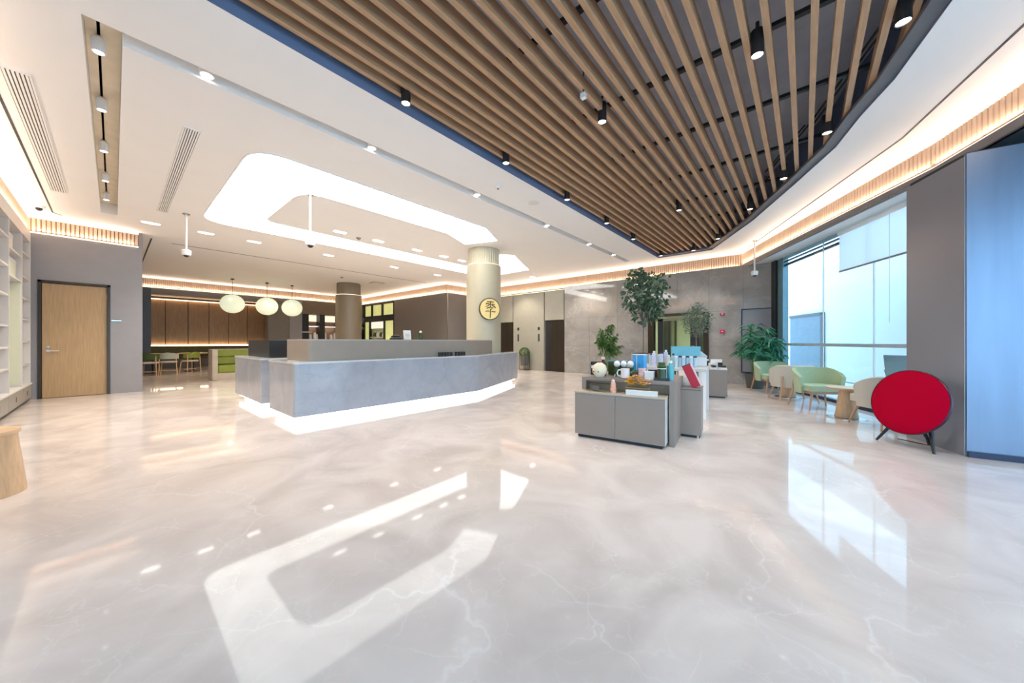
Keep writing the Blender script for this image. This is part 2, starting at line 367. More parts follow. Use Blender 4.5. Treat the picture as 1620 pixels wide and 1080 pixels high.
# ------------------------------------------------------------------ fluted oak bands with LED lines
def band(name, P, z0, z1, label, pitch=0.062, batten=M_BATTEN):
    r = sroot(name, label)
    MB().strip(P, z0, H - .045, -.03).build('backing', MATS.get('groove_shade_backing') or mat('groove_shade_backing', (.34, .22, .14), .6), r)  # backing colour darkened to deepen the shade in the batten grooves
    b = MB()
    for p, q in zip(P, P[1:]):
        p = Vector(p); q = Vector(q); L = (q - p).length; d = (q - p) / L; nrm = Vector((-d.y, d.x)); n = int(L / pitch)
        for i in range(n):
            a = p + d * (i + .09) * L / n; c = p + d * (i + .91) * L / n; m1 = a + nrm * .028 + d * .006; m2 = c + nrm * .028 - d * .006
            V = [(v.x, v.y, z) for z in (z0, H - .05) for v in (a, m1, m2, c)]
            b.add(V, [(0, 1, 5, 4), (1, 2, 6, 5), (2, 3, 7, 6), (3, 2, 1, 0), (4, 5, 6, 7)])
    b.build('batten', batten, r)['kind'] = 'stuff'
    lo = offset(P, .004)
    MB().strip(lo, H - .05, H - .004, .03).build('led_strip', E_LED, r)['label'] = 'glowing warm LED line at ceiling'
    MB().strip(lo, z0 - .018, z0 + .006, .03).build('led_strip', E_LED, r)['label'] = 'glowing warm LED line at band foot'
    return r
# interior is to the LEFT of the direction of travel
band('trim_1', [(-12.1, .385), (-12.1, -1.17), (-3.0, -1.17)], 3.46, H, 'fluted oak band above the oak door and bookshelf')
band('trim_2', [(-12.1, 11.76), (-12.12, 9.66), (-20.0, 9.6), (-20.0, .45)], 3.40, H, 'fluted oak band around the cafe side')
band('trim_3', [(-1.35, 11.92), (-12.1, 11.76)], 3.36, H, 'fluted oak band above lifts and marble wall')
FAC = [(2.75, 2.2), (1.67, 5.84), (1.3, 6.87), (-1.35, 11.92)]
band('trim_4', FAC, 3.44, H, 'fluted oak band above the glass facade')
fa = MB().strip(offset(FAC, .06), 3.30, 3.42, -.03); struct(fa.build('trim_5', mat('grey_fascia', (.19, .18, .19), .5)))['label'] = 'grey fascia under the facade oak band'
fo = offset(FAC, .06)
so = MB().prism(fo + [(-.55, 11.5), (1.9, 6.5), (4.4, 6.6), (4.4, 2.2)], 3.30, 3.32)
so = MB()
so.prism([fo[2], fo[3], (-.5, 11.45), (1.95, 6.5)], 3.315, 3.335); struct(so.build('ceiling_soffit', M_EXTW))['label'] = 'soffit in front of the glass facade'
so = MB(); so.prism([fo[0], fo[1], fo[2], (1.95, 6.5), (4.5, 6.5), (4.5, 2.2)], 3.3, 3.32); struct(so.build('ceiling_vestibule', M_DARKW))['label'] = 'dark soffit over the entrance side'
# thin black ceiling slots
def lineslot(name, P, wd, label):
    b = MB()
    L = offset(P, wd / 2); Q = offset(P, -wd / 2)
    for i in range(len(P) - 1): b.prism([L[i], L[i + 1], Q[i + 1], Q[i]], H - .004, H + .01)
    struct(b.build(name, M_BLACK))['label'] = label
lineslot('trim_6', [(2.2, 2.0), (1.37, 4.85), (.95, 6.56), (-1.26, 11.6)], .022, 'thin black slot diffuser along the facade ceiling')
lineslot('trim_7', [(-2.9, -.78), (-11.5, -.8), (-11.62, -.7)], .022, 'thin black slot diffuser above the bookshelf')
lineslot('trim_8', [(-12.75, 1.0), (-12.75, 9.0)], .03, 'thin dark ceiling joint at the cafe edge')
lineslot('trim_9', [(-17.5, .6), (-12.5, .62)], .03, 'thin dark ceiling joint along the cafe side wall')

# ------------------------------------------------------------------ walls
def wallbox(name, P, z0, z1, m, label=None):
    o = struct(MB().prism(P, z0, z1).build(name, m))
    if label: o['label'] = label
    return o
# left wall with oak door
wl = sroot('wall_left', 'grey panelled wall with the oak door')
lw = MB()
lw.box(-12.3, -1.5, 0, -12.1, -1.03, 3.46).box(-12.3, -.05, 0, -12.1, .39, 3.46).box(-12.3, -1.03, 2.49, -12.1, -.05, 3.46)
lw.build('panel', M_GREYW, wl); MB().box(-12.4, -1.1, 0, -12.3, .02, 2.6).build('backing', M_BLACK, wl)  # unseen black box added behind the door to stop sky light leaking in
MB().box(-20.2, .39, 0, -12.1, .45, 3.46).box(-20.2, .36, 3.46, -12.1, .45, 3.9).build('side_panel', M_GREYW, wl)
dr = sroot('door_1', 'tall oak veneer door in a dark bronze frame')
fr = MB(); fr.box(-12.22, -1.03, 0, -12.085, -.985, 2.49).box(-12.22, -.095, 0, -12.085, -.05, 2.49).box(-12.22, -1.03, 2.44, -12.085, -.05, 2.49)
fr.build('door_frame', M_BRONZE, dr)
MB().box(-12.18, -.98, .008, -12.13, -.10, 2.435).build('door_leaf', M_OAK, dr, bevel=.003)
hd = MB().cyl((-12.13, -.90, 1.0), (-12.07, -.90, 1.0), .011, n=10).tube([(-12.072, -.905, 1.0), (-12.072, -.76, 1.0)], .011, 8)
hd.cyl((-12.13, -.90, 1.0), (-12.122, -.90, 1.0), .028).cyl((-12.13, -.90, 1.09), (-12.118, -.90, 1.09), .02)
hd.build('door_handle', M_CHROME, dr, True)
for z in (.2, 1.38, 2.22): MB().cyl((-12.125, -.098, z - .06), (-12.125, -.098, z + .06), .011, n=8).build('hinge', M_CHROME, dr)
wl2 = MB().box(-12.3, -1.6, 0, -2.9, -1.5, 3.46); struct(wl2.build('wall_shelf_side', M_GREYW))
struct(MB().box(-12.3, -1.6, 3.44, -2.9, -1.21, 4.0).build('wall_shelf_side_upper', M_WHITE))
t = thing('wall_sign', 'small brushed steel wall plaque right of the oak door', 'sign', (-12.1, .04, 1.68))
MB().box(.0, -.075, -.012, .02, .075, .012).build('plate', M_CHROME, t); MB().box(0, -.04, .012, .012, .05, .022).build('bracket', M_DARKG, t)

# bookshelf wall on the far left
bs = thing('bookshelf', 'tall ivory open bookshelf with lit niches along the left wall', 'bookshelf', (-10.5, -1.1, 0))
X0, X1 = -9.0, -11.93
def sx(x): return x + 10.5
MB().box(sx(X1), -.40, .36, sx(-3.2), -.38, 3.2).build('back_panel', M_SHELF, bs)
for x in (-11.93, -10.98, -9.75, -9.0, -8.0, -7.0, -6.0, -5.0, -4.0, -3.2):
    MB().box(sx(x) - .02, -.38, .36, sx(x) + .02, 0, 3.2).build('upright', M_SHELF, bs)
MB().box(sx(X1) - .02, -.40, 3.2, sx(-3.2), .0, 3.42).build('cornice', M_SHELF, bs)
for (a, b, zs) in ((-11.93, -10.98, (.75, 1.2, 1.62, 2.02, 2.42, 2.88)), (-10.98, -9.75, (2.30, 2.75)), (-9.75, -9.0, (.75, 1.1, 1.45, 1.95, 2.42, 2.88)), (-9.0, -8.0, (.75, 1.1, 1.45, 1.95, 2.42, 2.88)), (-8, -7, (1, 2)), (-7, -6, (1, 2)), (-6, -5, (1, 2)), (-5, -4, (1, 2)), (-4, -3.2, (1, 2))):
    for z in zs:
        MB().box(sx(a) + .02, -.38, z - .015, sx(b) - .02, -.005, z + .015).build('shelf', M_SHELF, bs)
        if a in (-11.93, -9.75, -9.0) and z < 2.0:
            MB().box(sx(a) + .05, -.37, z - .028, sx(b) - .05, -.34, z - .016).build('niche_led', E_NICHE, bs)
MB().box(sx(-10.96), -.378, .42, sx(-10.945), -.02, 2.28).box(sx(-10.945), -.378, .42, sx(-9.77), -.365, 2.28).build('sage_panel', M_SAGE, bs)
MB().box(sx(X1) - .02, -.40, .03, sx(-3.2), -.005, .36).build('base', M_BLACK, bs)
MB().box(sx(X1) - .02, -.40, .335, sx(-3.2), .02, .365).build('bench_top', M_SHELF, bs)
for x0, x1 in ((-11.92, -10.95), (-10.94, -9.6), (-9.59, -8.3), (-8.29, -7.0), (-6.99, -5.7), (-5.69, -4.4), (-4.39, -3.2)):
    d = MB().box(sx(x0), -.01, .07, sx(x1) - .01, .012, .325).build('drawer', M_DRAWER, bs, bevel=.003)
    MB().box(sx((x0 + x1) / 2) - .02, .012, .16, sx((x0 + x1) / 2) + .02, .015, .24).build('pull', M_BLACK, d)
for i, (x0, x1, z, h, m, lab) in enumerate(((-10.6, -9.82, 2.765, .30, M_CREAM, 'pale box file row on the top shelf of the bookshelf'), (-10.9, -10.3, 2.315, .34, M_SAGE, 'sage storage box on the second shelf of the bookshelf'))):
    t = thing('storage_box', lab, 'box', ((x0 + x1) / 2, -1.28, z))
    MB().box(-(x1 - x0) / 2, -.12, 0, (x1 - x0) / 2, .12, h - .06).build('body', m, t); MB().box(-(x1 - x0) / 2 - .005, -.125, h - .06, (x1 - x0) / 2 + .005, .125, h).build('lid', M_SHELF, t)

# marble wall with slabs (face y = 11.45) and doorway x -3.9 .. -2.17
mw = sroot('wall_marble', 'polished grey marble wall of large slabs')
MB().box(-7.12, 11.47, 0, -3.9, 11.9, 3.34).box(-2.15, 11.47, 0, -.4, 11.9, 3.34).box(-3.9, 11.47, 2.08, -2.15, 11.9, 3.34).box(-7.12, 11.98, 3.34, -.4, 12.1, 4.0).build('core', M_DARKW, mw)
xs = [-7.12, -6.05, -4.97, -3.9, -3.02, -2.15, -1.3, -.42]; zs = [0, 1.04, 2.08, 3.34]
for i in range(7):
    for j in range(3):
        if i in (3, 4) and j < 2: continue
        MB().box(xs[i] + .002, 11.45, zs[j] + .002, xs[i + 1] - .002, 11.48, zs[j + 1] - .002).build('slab', M_WALLM, mw)
# doorway and corridor beyond
d2 = sroot('door_2', 'dark framed glass doorway opening on a lit yellow green corridor')
f = MB()
for x0, x1 in ((-3.9, -3.72), (-2.28, -2.15)): f.box(x0, 11.40, 0, x1, 11.6, 2.08)
f.box(-3.72, 11.40, 2.0, -2.28, 11.6, 2.08); f.build('door_frame', M_BRONZE, d2)
MB().box(-3.62, 11.5, 0, -3.46, 12.4, 1.93).build('door_leaf', M_BLACK, d2)
MB().box(-2.66, 11.5, 0, -2.42, 12.4, 1.93).build('door_leaf', M_BLACK, d2)
for x in (-3.30, -3.12): MB().box(x, 11.52, 0, x + .05, 11.6, 1.93).build('mullion', M_BRONZE, d2)
MB().box(-3.44, 11.55, .05, -3.12, 11.56, 1.9).build('pane', M_DOORGL, d2)
MB().box(-3.72, 11.5, 1.86, -2.28, 11.6, 1.93).build('transom', M_TAUPE, d2)
cw = MB().box(-4.5, 15.3, 0, -2.0, 15.4, 2.6).box(-4.5, 11.95, 0, -4.4, 15.3, 2.6).box(-2.1, 11.95, 0, -2.0, 15.3, 2.6).box(-4.5, 11.95, 2.3, -2.0, 15.4, 2.4)
struct(cw.build('wall_corridor', M_CORR))
t = thing('panel_light', 'bright yellow white ceiling panel light in the corridor beyond the doorway', 'ceiling light', (-3.1, 13.2, 2.28))
MB().box(-.35, -.7, -.02, .35, .7, 0).build('frame', M_PWHITE, t); MB().box(-.32, -.66, -.026, .32, .66, -.02).build('diffuser', E_PANEL, t)
# framed flush panel on the right of the marble wall
t = thing('framed_panel', 'tall flush wall panel in a thin dark frame behind the palm', 'panel', (-.96, 11.45, .33))
MB().box(-.36, -.012, .03, .36, 0, 1.75).build('panel', M_GREYW, t)
f = MB().box(-.39, -.025, 0, -.36, 0, 1.78).box(.36, -.025, 0, .39, 0, 1.78).box(-.36, -.025, 0, .36, 0, .03).box(-.36, -.025, 1.75, .36, 0, 1.78); f.build('frame', M_NAVY, t)
for z, lab in ((1.99, 'small red fire alarm sounder high on the marble wall'), (1.49, 'small red fire alarm call point below the sounder on the marble wall')):
    t = thing('fire_alarm', lab, 'alarm', (-1.80, 11.45, z))
    MB().cbox((0, -.02, 0), (.12, .04, .10 if z < 1.8 else .06)).build('body', M_SIGNRED, t, bevel=.006); MB().cyl((0, -.04, 0), (0, -.05, 0), .02, n=12).build('button', M_PINK, t)

# lift wall
lf = sroot('wall_lift', 'beige lift wall panels with dark recessed joints')
MB().box(-12.1, 11.5, 0, -7.12, 11.9, 3.3).box(-12.1, 11.98, 3.3, -7.12, 12.1, 4.0).build('core', M_BROWNW, lf)
MB().box(-9.72, 11.44, 0, -8.09, 11.5, 3.22).build('panel', M_LIFTW, lf)
MB().box(-8.04, 11.44, 2.06, -7.15, 11.5, 3.22).build('panel', M_LIFTW, lf)
MB().box(-11.9, 11.44, 2.06, -9.77, 11.5, 3.22).build('panel', M_LIFTW, lf)
MB().box(-11.9, 11.44, 0, -10.75, 11.5, 2.04).build('panel', M_LIFTW, lf)
MB().box(-11.9, 11.45, 3.24, -7.14, 11.47, 3.255).build('led_strip', E_LED, lf)
for i, (x0, x1) in enumerate(((-8.04, -7.15), (-10.72, -9.77))):
    d = sroot('door_%d' % (3 + i), 'dark bronze lift doors')
    xm = x0 + .28
    MB().box(x0, 11.49, 0, xm, 11.497, 2.04).build('door_jamb', M_BLACK, d)
    MB().box(xm, 11.46, 0, (xm + x1) / 2 - .002, 11.497, 2.04).build('door_leaf', M_BRONZE, d)
    MB().box((xm + x1) / 2 + .002, 11.46, 0, x1, 11.497, 2.04).build('door_leaf', M_BRONZE, d)
for x, lab in ((-9.44, 'left'), (-8.34, 'right')):
    t = thing('lift_indicator', 'small dark lift floor indicator above the %s call panel' % lab, 'display', (x, 11.44, 1.74)); MB().cbox((0, -.01, 0), (.09, .02, .12)).build('case', M_DARKG, t, bevel=.004); MB().cbox((0, -.022, .01), (.06, .004, .06)).build('screen', M_BLACK, t)
    t = thing('lift_call_panel', 'tall dark lift call panel %s' % ('nearer the round column' if lab == 'left' else 'nearer the open lift door'), 'call panel', (x, 11.44, 1.36)); MB().cbox((0, -.01, 0), (.075, .02, .30)).build('plate', M_DARKG, t, bevel=.004)
    for z in (-.05, .02): MB().cyl((0, -.02, z), (0, -.026, z), .018, n=12).build('button', M_CHROME, t)
# planter between the lifts
t = thing('clipped_shrub', 'round clipped green shrub in a dark pot on a wire stand by the lifts', 'plant', (-8.9, 11.18, 0))
MB().lathe([(.001, .2), (.16, .2), (.19, .62), (.17, .62), (.16, .56), (.001, .56)], n=20).build('pot', M_PLANTER, t, True)
st = MB()
for a in range(4): st.tube([(.21 * math.cos(a * 1.57 + .8), .21 * math.sin(a * 1.57 + .8), 0), (.21 * math.cos(a * 1.57 + .8), .21 * math.sin(a * 1.57 + .8), .66)], .008, 6)
st.tube([(.21 * math.cos(i * .262), .21 * math.sin(i * .262), .03) for i in range(25)], .008, 6).build('stand', M_BLACK, t)

def leaf_cloud(pts, size, aspect, droop=0.3, rnd=random):
    b = MB()
    for (p, d) in pts:
        p = Vector(p); d = Vector(d).normalized(); a = d.orthogonal().normalized()
        a.rotate(Matrix.Rotation(rnd.uniform(0, 6.28), 3, d)); L = size * rnd.uniform(.7, 1.25); W = L * aspect
        nrm = d.cross(a)
        m = p + d * L * .45 + nrm * L * .05; e = p + d * L - Vector((0, 0, droop * L))
        b.add([p, m + a * W * .5, e, m - a * W * .5], [(0, 1, 2, 3)])
    return b
rn = random.Random(3)
def rdir(r=rn):
    z = r.uniform(-1, 1); a = r.uniform(0, 6.283); s = math.sqrt(1 - z * z); return Vector((s * math.cos(a), s * math.sin(a), z))
pts = []
for i in range(900):
    d = rdir(); pts.append((Vector((0, 0, .74)) + d * .19, d + rdir() * .7))
leaf_cloud(pts, .05, .5).build('foliage', M_LEAFB, t)['kind'] = 'stuff'
MB().cyl((0, 0, .55), (0, 0, .75), .03, n=8).build('stem', M_BARK, t)

# grey block beside the lifts (cafe counter wall), face y = 9.7 and face x = -12.1
wallbox('wall_counter_block', [(-16.55, 9.7), (-12.1, 9.7), (-12.1, 11.5), (-16.55, 11.5)], 0, 3.42, M_BROWNW, 'dark taupe wall block left of the round column')
struct(MB().box(-12.115, 9.685, 0, -12.085, 9.715, 3.42).build('trim_10', M_CHROME))['label'] = 'thin metal corner trim on the taupe block'
struct(MB().box(-20.2, 9.68, 3.42, -12.12, 9.95, 4.0).box(-12.15, 9.7, 3.42, -12.13, 11.9, 4.0).build('wall_counter_upper', M_BROWNW))
# glazed kitchen cabinet in the block, x -20 .. -16.6
kc = thing('glazed_cabinet', 'dark framed built-in cabinet with glowing green glass panes behind the brown column', 'cabinet', (-18.3, 9.7, 0))
def kx(x): return x + 18.3
MB().box(kx(-20), .5, 0, kx(-16.55), .55, 3.42).build('back_panel', M_SAGE, kc)
f = MB()
for x in (-19.95, -19.27, -17.64, -16.62): f.box(kx(x) - .05, 0, 0, kx(x) + .05, .12, 2.4)
for x in (-19.95, -19.02, -17.85, -16.62): f.box(kx(x) - .06, 0, 2.6, kx(x) + .06, .12, 3.35)
f.box(kx(-20), 0, 2.34, kx(-16.55), .14, 2.66).box(kx(-20), 0, 3.28, kx(-16.55), .14, 3.42); f.build('frame', M_BLACK, kc)
M_PANEG = mat('backlit_green_glass', (0.50, 0.52, 0.22), 0.3, var=0.15, scale=2, emit=(0.75, 0.78, 0.30), es=0.32)
for x0, x1, z0, z1 in ((-19.9, -19.08, 2.66, 3.28), (-18.96, -17.9, 2.66, 3.28), (-17.8, -16.67, 2.66, 3.28), (-19.9, -19.32, .9, 2.34), (-17.59, -16.67, .9, 2.34)):
    MB().box(kx(x0), .08, z0, kx(x1), .10, z1).build('pane', M_PANEG, kc)
MB().box(kx(-19.2), .02, 1.42, kx(-17.7), .45, 1.46).build('shelf', M_PWHITE, kc)
MB().box(kx(-19.2), .02, .9, kx(-17.7), .45, 1.15).build('ledge', M_PWHITE, kc)
MB().box(kx(-19.2), .08, 1.95, kx(-17.7), .12, 2.32).build('light_box', emis('cabinet_light_box', (1, .86, .68), .6), kc)
for x, m, lab in ((-18.95, M_GREENG, 'dark glass jar on the lit cabinet shelf'), (-18.6, M_CREAM, 'cream canister on the lit cabinet shelf'), (-18.25, M_GREENG, 'green apple shaped jar on the lit cabinet shelf'), (-17.95, M_SAGE, 'pale green canister on the lit cabinet shelf')):
    t = thing('jar', lab, 'jar', (x, 9.9, 1.46)); MB().lathe([(.001, 0), (.10, 0), (.12, .1), (.10, .22), (.05, .27), (.001, .27)], n=14).build('body', m, t, True); MB().cyl((0, 0, .26), (0, 0, .3), .05, n=10).build('lid', M_PWHITE, t)

# cafe rear wall x = -20 with opening and kitchen niches
cw = sroot('wall_cafe', 'dark wall of the cafe side with wide opening')
MB().box(-20.8, 9.75, 0, -20.0, 10.4, 3.6).build('corner_light_block', M_BLACK, cw)  # black box added to block sky light leaking through the corner
MB().box(-20.25, .45, 0, -20, .98, 3.4).build('pillar', M_DARKG, cw)
MB().box(-20.25, .98, 3.14, -20, 5.9, 3.4).box(-20.25, .4, 3.4, -20.05, 9.9, 4.0).build('header', M_BROWNW, cw)
MB().box(-20.6, 4.95, 0, -20.02, 5.85, 3.4).build('return_panel', M_BROWNW, cw)
MB().box(-20.3, 5.85, 0, -19.98, 6.42, 3.4).build('grey_pillar', M_GREYW, cw)
MB().box(-20.25, 6.42, 2.66, -20, 9.75, 3.4).build('kitchen_panel', M_KITCH, cw)
MB().box(-20.7, 6.42, 0, -20.6, 9.75, 2.7).box(-20.6, 6.42, 0, -20, 9.75, 1.30).build('kitchen_back', mat('rosy_tile', (.40, .27, .20), .4), cw)
for y in (6.62, 7.42, 8.4, 9.4): MB().box(-20.5, y - .13, 1.3, -20.01, y + .13, 2.66).build('divider', M_BLACK, cw)
MB().box(-20.55, 6.75, 2.02, -20.05, 9.7, 2.06).build('shelf', M_SHELF, cw)
MB().box(-20.58, 6.75, 2.3, -20.52, 9.7, 2.64).build('light_box', emis('kitchen_light_box', (1, .82, .6), .7), cw)
MB().box(-20.5, 6.75, 2.005, -20.3, 9.7, 2.018).build('led_strip', E_NICHE, cw)
MB().box(-20.4, 6.42, 1.68, -19.99, 6.9, 1.72).build('shelf', M_SHELF, cw)
for i, y in enumerate((6.88, 7.1, 7.2, 7.62, 7.95, 8.15)):
    t = thing('kitchen_jar', 'white coffee jar in the lit kitchen niche, %s from the left' % ORD[i], 'jar', (-20.2, y, 1.30), 0, 'white jars in the kitchen niche')
    MB().lathe([(.001, 0), (.07, 0), (.085, .1), (.07, .26 + .1 * (i % 2)), (.001, .27 + .1 * (i % 2))], n=12).build('body', M_PWHITE, t, True)
    MB().cyl((0, 0, .26 + .1 * (i % 2)), (0, 0, .31 + .1 * (i % 2)), .055, n=10).build('lid', M_CREAM, t)
# room behind the opening
rr = sroot('wall_cafe_rear', 'brown wood panels with glow lines behind the green bench')
ys = [.3, 1.56, 2.33, 3.09, 3.85, 4.63, 5.37, 6.2]
MB().box(-22.8, .0, 0, -22.6, 6.3, 3.5).build('core', M_BLACK, rr)
for a, b in zip(ys, ys[1:]): MB().box(-22.6, a + .012, 1.0, -22.52, b - .012, 3.12).build('panel', M_WPANEL, rr)
MB().box(-22.50, .3, .99, -22.42, 6.2, 1.04).build('led_strip', emis('panel_foot_led', (1, .74, .48), 4.5), rr); MB().box(-22.50, .3, 3.13, -22.44, 6.2, 3.17).build('led_strip', emis('panel_head_led', (1, .62, .34), 2.5), rr)
struct(MB().box(-22.8, .35, 0, -20.2, .45, 3.5).box(-22.8, 6.2, 0, -20.6, 6.3, 3.5).build('wall_cafe_side', M_BROWNW))
struct(MB().box(-22.8, .3, 3.28, -20.1, 6.3, 3.34).build('ceiling_cafe', M_WHITE))
t = thing('banquette', 'long olive green banquette bench under the lit brown panels', 'bench', (-22.2, 3.2, 0))
MB().box(-.25, -2.7, .42, .35, 2.9, .50).build('seat', M_OLIVE, t, bevel=.02); MB().box(-.3, -2.7, .5, -.12, 2.9, .98).build('backrest', M_OLIVE, t, bevel=.02); MB().box(-.25, -2.7, 0, .3, 2.9, .42).build('base', M_BROWNW, t)

# ------------------------------------------------------------------ facade glass, pier, entrance side
F0 = Vector((-.62, 11.45)); fd = Vector((.444, -.896)); fn = Vector((.896, .444))
def fp(u, o=0): q = F0 + fd * u + fn * o; return (q.x, q.y)
def fquad(u0, u1, o0, o1): return [fp(u0, o0), fp(u1, o0), fp(u1, o1), fp(u0, o1)]
wn = sroot('window_1', 'floor to ceiling glass facade with slim dark frame')
MB().prism(fquad(.02, 5.6, .0, .012), .06, 3.32).build('pane', M_GLASS, wn)
MB().prism(fquad(0, .22, -.06, .12), 0, 3.32).build('post', M_BLACK, wn)
MB().prism(fquad(.24, .50, -.02, .10), 0, 3.32).build('frame_stile', mat('tinted_stile', (.12, .24, .28), .2, .2), wn)
MB().prism(fquad(.5, 5.6, -.05, .06), 0, .06).build('bottom_rail', M_NAVY, wn)
MB().prism(fquad(.2, 2.66, .02, .07), 3.10, 3.15).build('track', M_DARKG, wn)
MB().prism(fquad(.2, 2.66, .02, .07), 3.20, 3.23).build('track', M_DARKG, wn)
MB().prism(fquad(.2, 2.66, -.01, -.003), 3.24, 3.32).build('header', mat('blue_tint_header', (.22, .45, .58), .3), wn)
MB().prism(fquad(.5, 5.6, -.03, -.005), 1.10, 1.16).build('push_rail', mat('pale_blue_rail', (.5, .62, .72), .35, .3), wn)
for u in (2.05, 3.4, 4.6): MB().prism(fquad(u, u + .012, -.006, .018), .06, 3.3).build('reflection_strip', M_PWHITE, wn)  # thin white strips standing in for vertical reflections on the glass
t = thing('roller_blind', 'white roller blind lowered a little way in front of the glass', 'blind', (*fp(3.5, -.06), 0), math.atan2(fd.y, fd.x))
MB().box(-.84, -.003, 2.54, 1.0, .003, 3.22).build('cloth', M_BLIND, t); MB().box(-.84, -.012, 2.52, 1.0, .012, 2.545).build('bottom_bar', M_GREYW, t)
MB().cyl((-.84, 0, 3.26), (1.0, 0, 3.26), .04, n=14).build('roller', M_EXTW, t); MB().tube([(.35, -.02, 3.25), (.35, -.02, 1.5)], .004, 5).build('chain', M_PWHITE, t)
wallbox('wall_pier', [(1.27, 5.8), (.98, 6.53), (1.95, 6.95), (3.2, 6.9), (3.2, 6.35), (3.15, 6.13)], 0, 3.135, M_PIER, 'grey clad pier between facade and entrance')
struct(MB().prism([(1.29, 5.83), (1.01, 6.52), (1.95, 6.93), (3.18, 6.88), (3.18, 6.36), (3.14, 6.14)], 3.135, 3.18).build('pier_gap_shade', M_BLACK))['label'] = 'dark shadow gap along the top of the pier'  # inset block coloured black to give the gap its shade
struct(MB().prism([(1.285, 5.79), (3.15, 6.10), (3.14, 6.125), (1.27, 5.815)], 0.02, 3.16).build('wall_entrance', M_SKYMET))['label'] = 'blue grey brushed metal panel at the entrance'
struct(MB().strip([(1.29, 5.775), (3.15, 6.085)], 0, .06, -.01).build('baseboard_entrance', M_NAVY))
# entrance glazing on the right, outside the frame
w2 = sroot('window_2', 'entrance glazing on the right side')
EG = [(3.2, 6.2), (4.3, -4.8)]
MB().strip(EG, .05, 3.3, -.012).build('pane', M_GLASS, w2)
e0, e1 = Vector(EG[0]), Vector(EG[1])
for k in range(7):
    q = e0 + (e1 - e0) * k / 6; MB().cbox((q.x, q.y, 1.65), (.06, .1, 3.3), .1).build('post', M_DARKG, w2)
struct(MB().strip(EG, 3.3, 4.5, -.1).build('wall_right', M_WHITE))
struct(MB().box(-3.0, -5.0, 3.3, 4.4, -4.85, 4.5).box(-3.0, -4.9, 0, -2.88, -1.25, 4.5).build('wall_back', M_GREYW))
w3 = sroot('window_3', 'front glazing behind the camera')
MB().box(-2.9, -4.93, .05, 4.3, -4.918, 3.3).build('pane', M_GLASS, w3)
for k in range(6): MB().box(-2.93 + k * 1.44, -4.97, 0, -2.87 + k * 1.44, -4.87, 3.3).build('post', M_DARKG, w3)
struct(MB().box(-3.3, -1.3, 3.4, -2.8, -1.2, 4.5).build('wall_back_upper', M_WHITE))
# outside
struct(MB().prism([(3.3, 6.9), (1.95, 7.0), (-.5, 12.1), (-3, 19), (4, 21), (30, 6), (30, -25), (-20, -25), (-20, -5.05), (4.35, -5.05)], -.12, -.02).build('ground', M_EXTF))
ow = sroot('wall_outside', 'bright white building wall seen through the glass')
MB().prism([fp(-9, 2.6), fp(4.6, 2.6), fp(4.6, 2.8), fp(-9, 2.8)], 0, 3.6).build('render', M_EXTW, ow)
MB().prism([fp(4.6, 2.6), fp(4.6, 5.2), fp(4.4, 5.2), fp(4.4, 2.8)], 0, 3.6).build('render', M_EXTW, ow)
d = sroot('door_5', 'grey blue door in the white wall outside')
UA = (Vector((-.38, 16.85)) - F0).dot(fd); UB = (Vector((.5, 15.04)) - F0).dot(fd)
MB().prism(fquad(UA, UB, 2.57, 2.6), .0, 2.1).build('door_leaf', mat('blue_grey_door', (.10, .16, .22), .4), d)
MB().prism(fquad(UB - .12, UB, 2.53, 2.6), 0, 2.14).prism(fquad(UA, UB, 2.53, 2.6), 2.08, 2.16).build('door_frame', M_DARKG, d)
t = thing('office_chair', 'grey mesh office chair standing outside behind the glass', 'chair', (1.42, 9.35, -.02), R(150))
MB().lathe([(.001, .46), (.23, .46), (.24, .50), (.2, .53), (.001, .53)], n=18).build('seat', M_DARKG, t, True)
MB().cbox((0, .26, .78), (.40, .03, .40), 0, R(-12)).build('backrest', mat('grey_mesh', (.36, .44, .48), .7), t, bevel=.01)
MB().cyl((0, 0, .1), (0, 0, .46), .03, n=10).build('post', M_CHROME, t)
for k in range(5):
    a = k * 1.2566; b = MB().tube([(0, 0, .12), (.28 * math.cos(a), .28 * math.sin(a), .07)], .018, 6); b.ball((.29 * math.cos(a), .29 * math.sin(a), .03), .03, n=8, m=6); b.build('leg', M_CHROME, t)
for sgn in (-1, 1): MB().tube([(.24 * sgn, .05, .48), (.28 * sgn, .05, .68), (.28 * sgn, -.15, .68)], .015, 6).build('armrest', M_CHROME, t)

# ------------------------------------------------------------------ reception desk
FRONT = [(-5.47, 1.66), (-5.42, 5.2), (-6.47, 7.8)]
dk = thing('reception_desk', 'long grey marble reception desk with taupe upper counter and glowing base', 'desk')
def deskpoly(s, back=1.15):
    f = offset(FRONT, s); return [(f[0][0], f[0][1] + s), f[1], f[2], (f[2][0] - .25, f[2][1] - .35), (-6.62, 5.0), (-6.65, f[0][1] + s)]
full = [(-5.47, 1.66), (-5.42, 5.2), (-6.47, 7.8), (-6.69, 7.7), (-6.16, 6.3), (-6.6, 6.0), (-6.65, 1.66)]
MB().prism(rounded(full, [.06, 0, 0, 0, 0, 0, 0], 4), .12, .875).build('marble_front', M_DESKM, dk)
cap = [(-5.455, 1.645), (-5.405, 5.2), (-6.455, 7.815), (-6.70, 7.71), (-6.165, 6.3), (-6.61, 6.0), (-6.66, 1.645)]
MB().prism(rounded(cap, [.06, 0, 0, 0, 0, 0, 0], 4), .875, .90).build('counter_top', mat('pale_marble_top', (.62, .63, .64), .12, var=.06), dk)
pl = [(-5.6, 1.80), (-5.56, 5.15), (-6.56, 7.66), (-6.64, 7.62), (-6.1, 6.2), (-6.55, 5.9), (-6.6, 1.80)]
MB().prism(pl, 0, .12).build('plinth', M_PWHITE, dk)
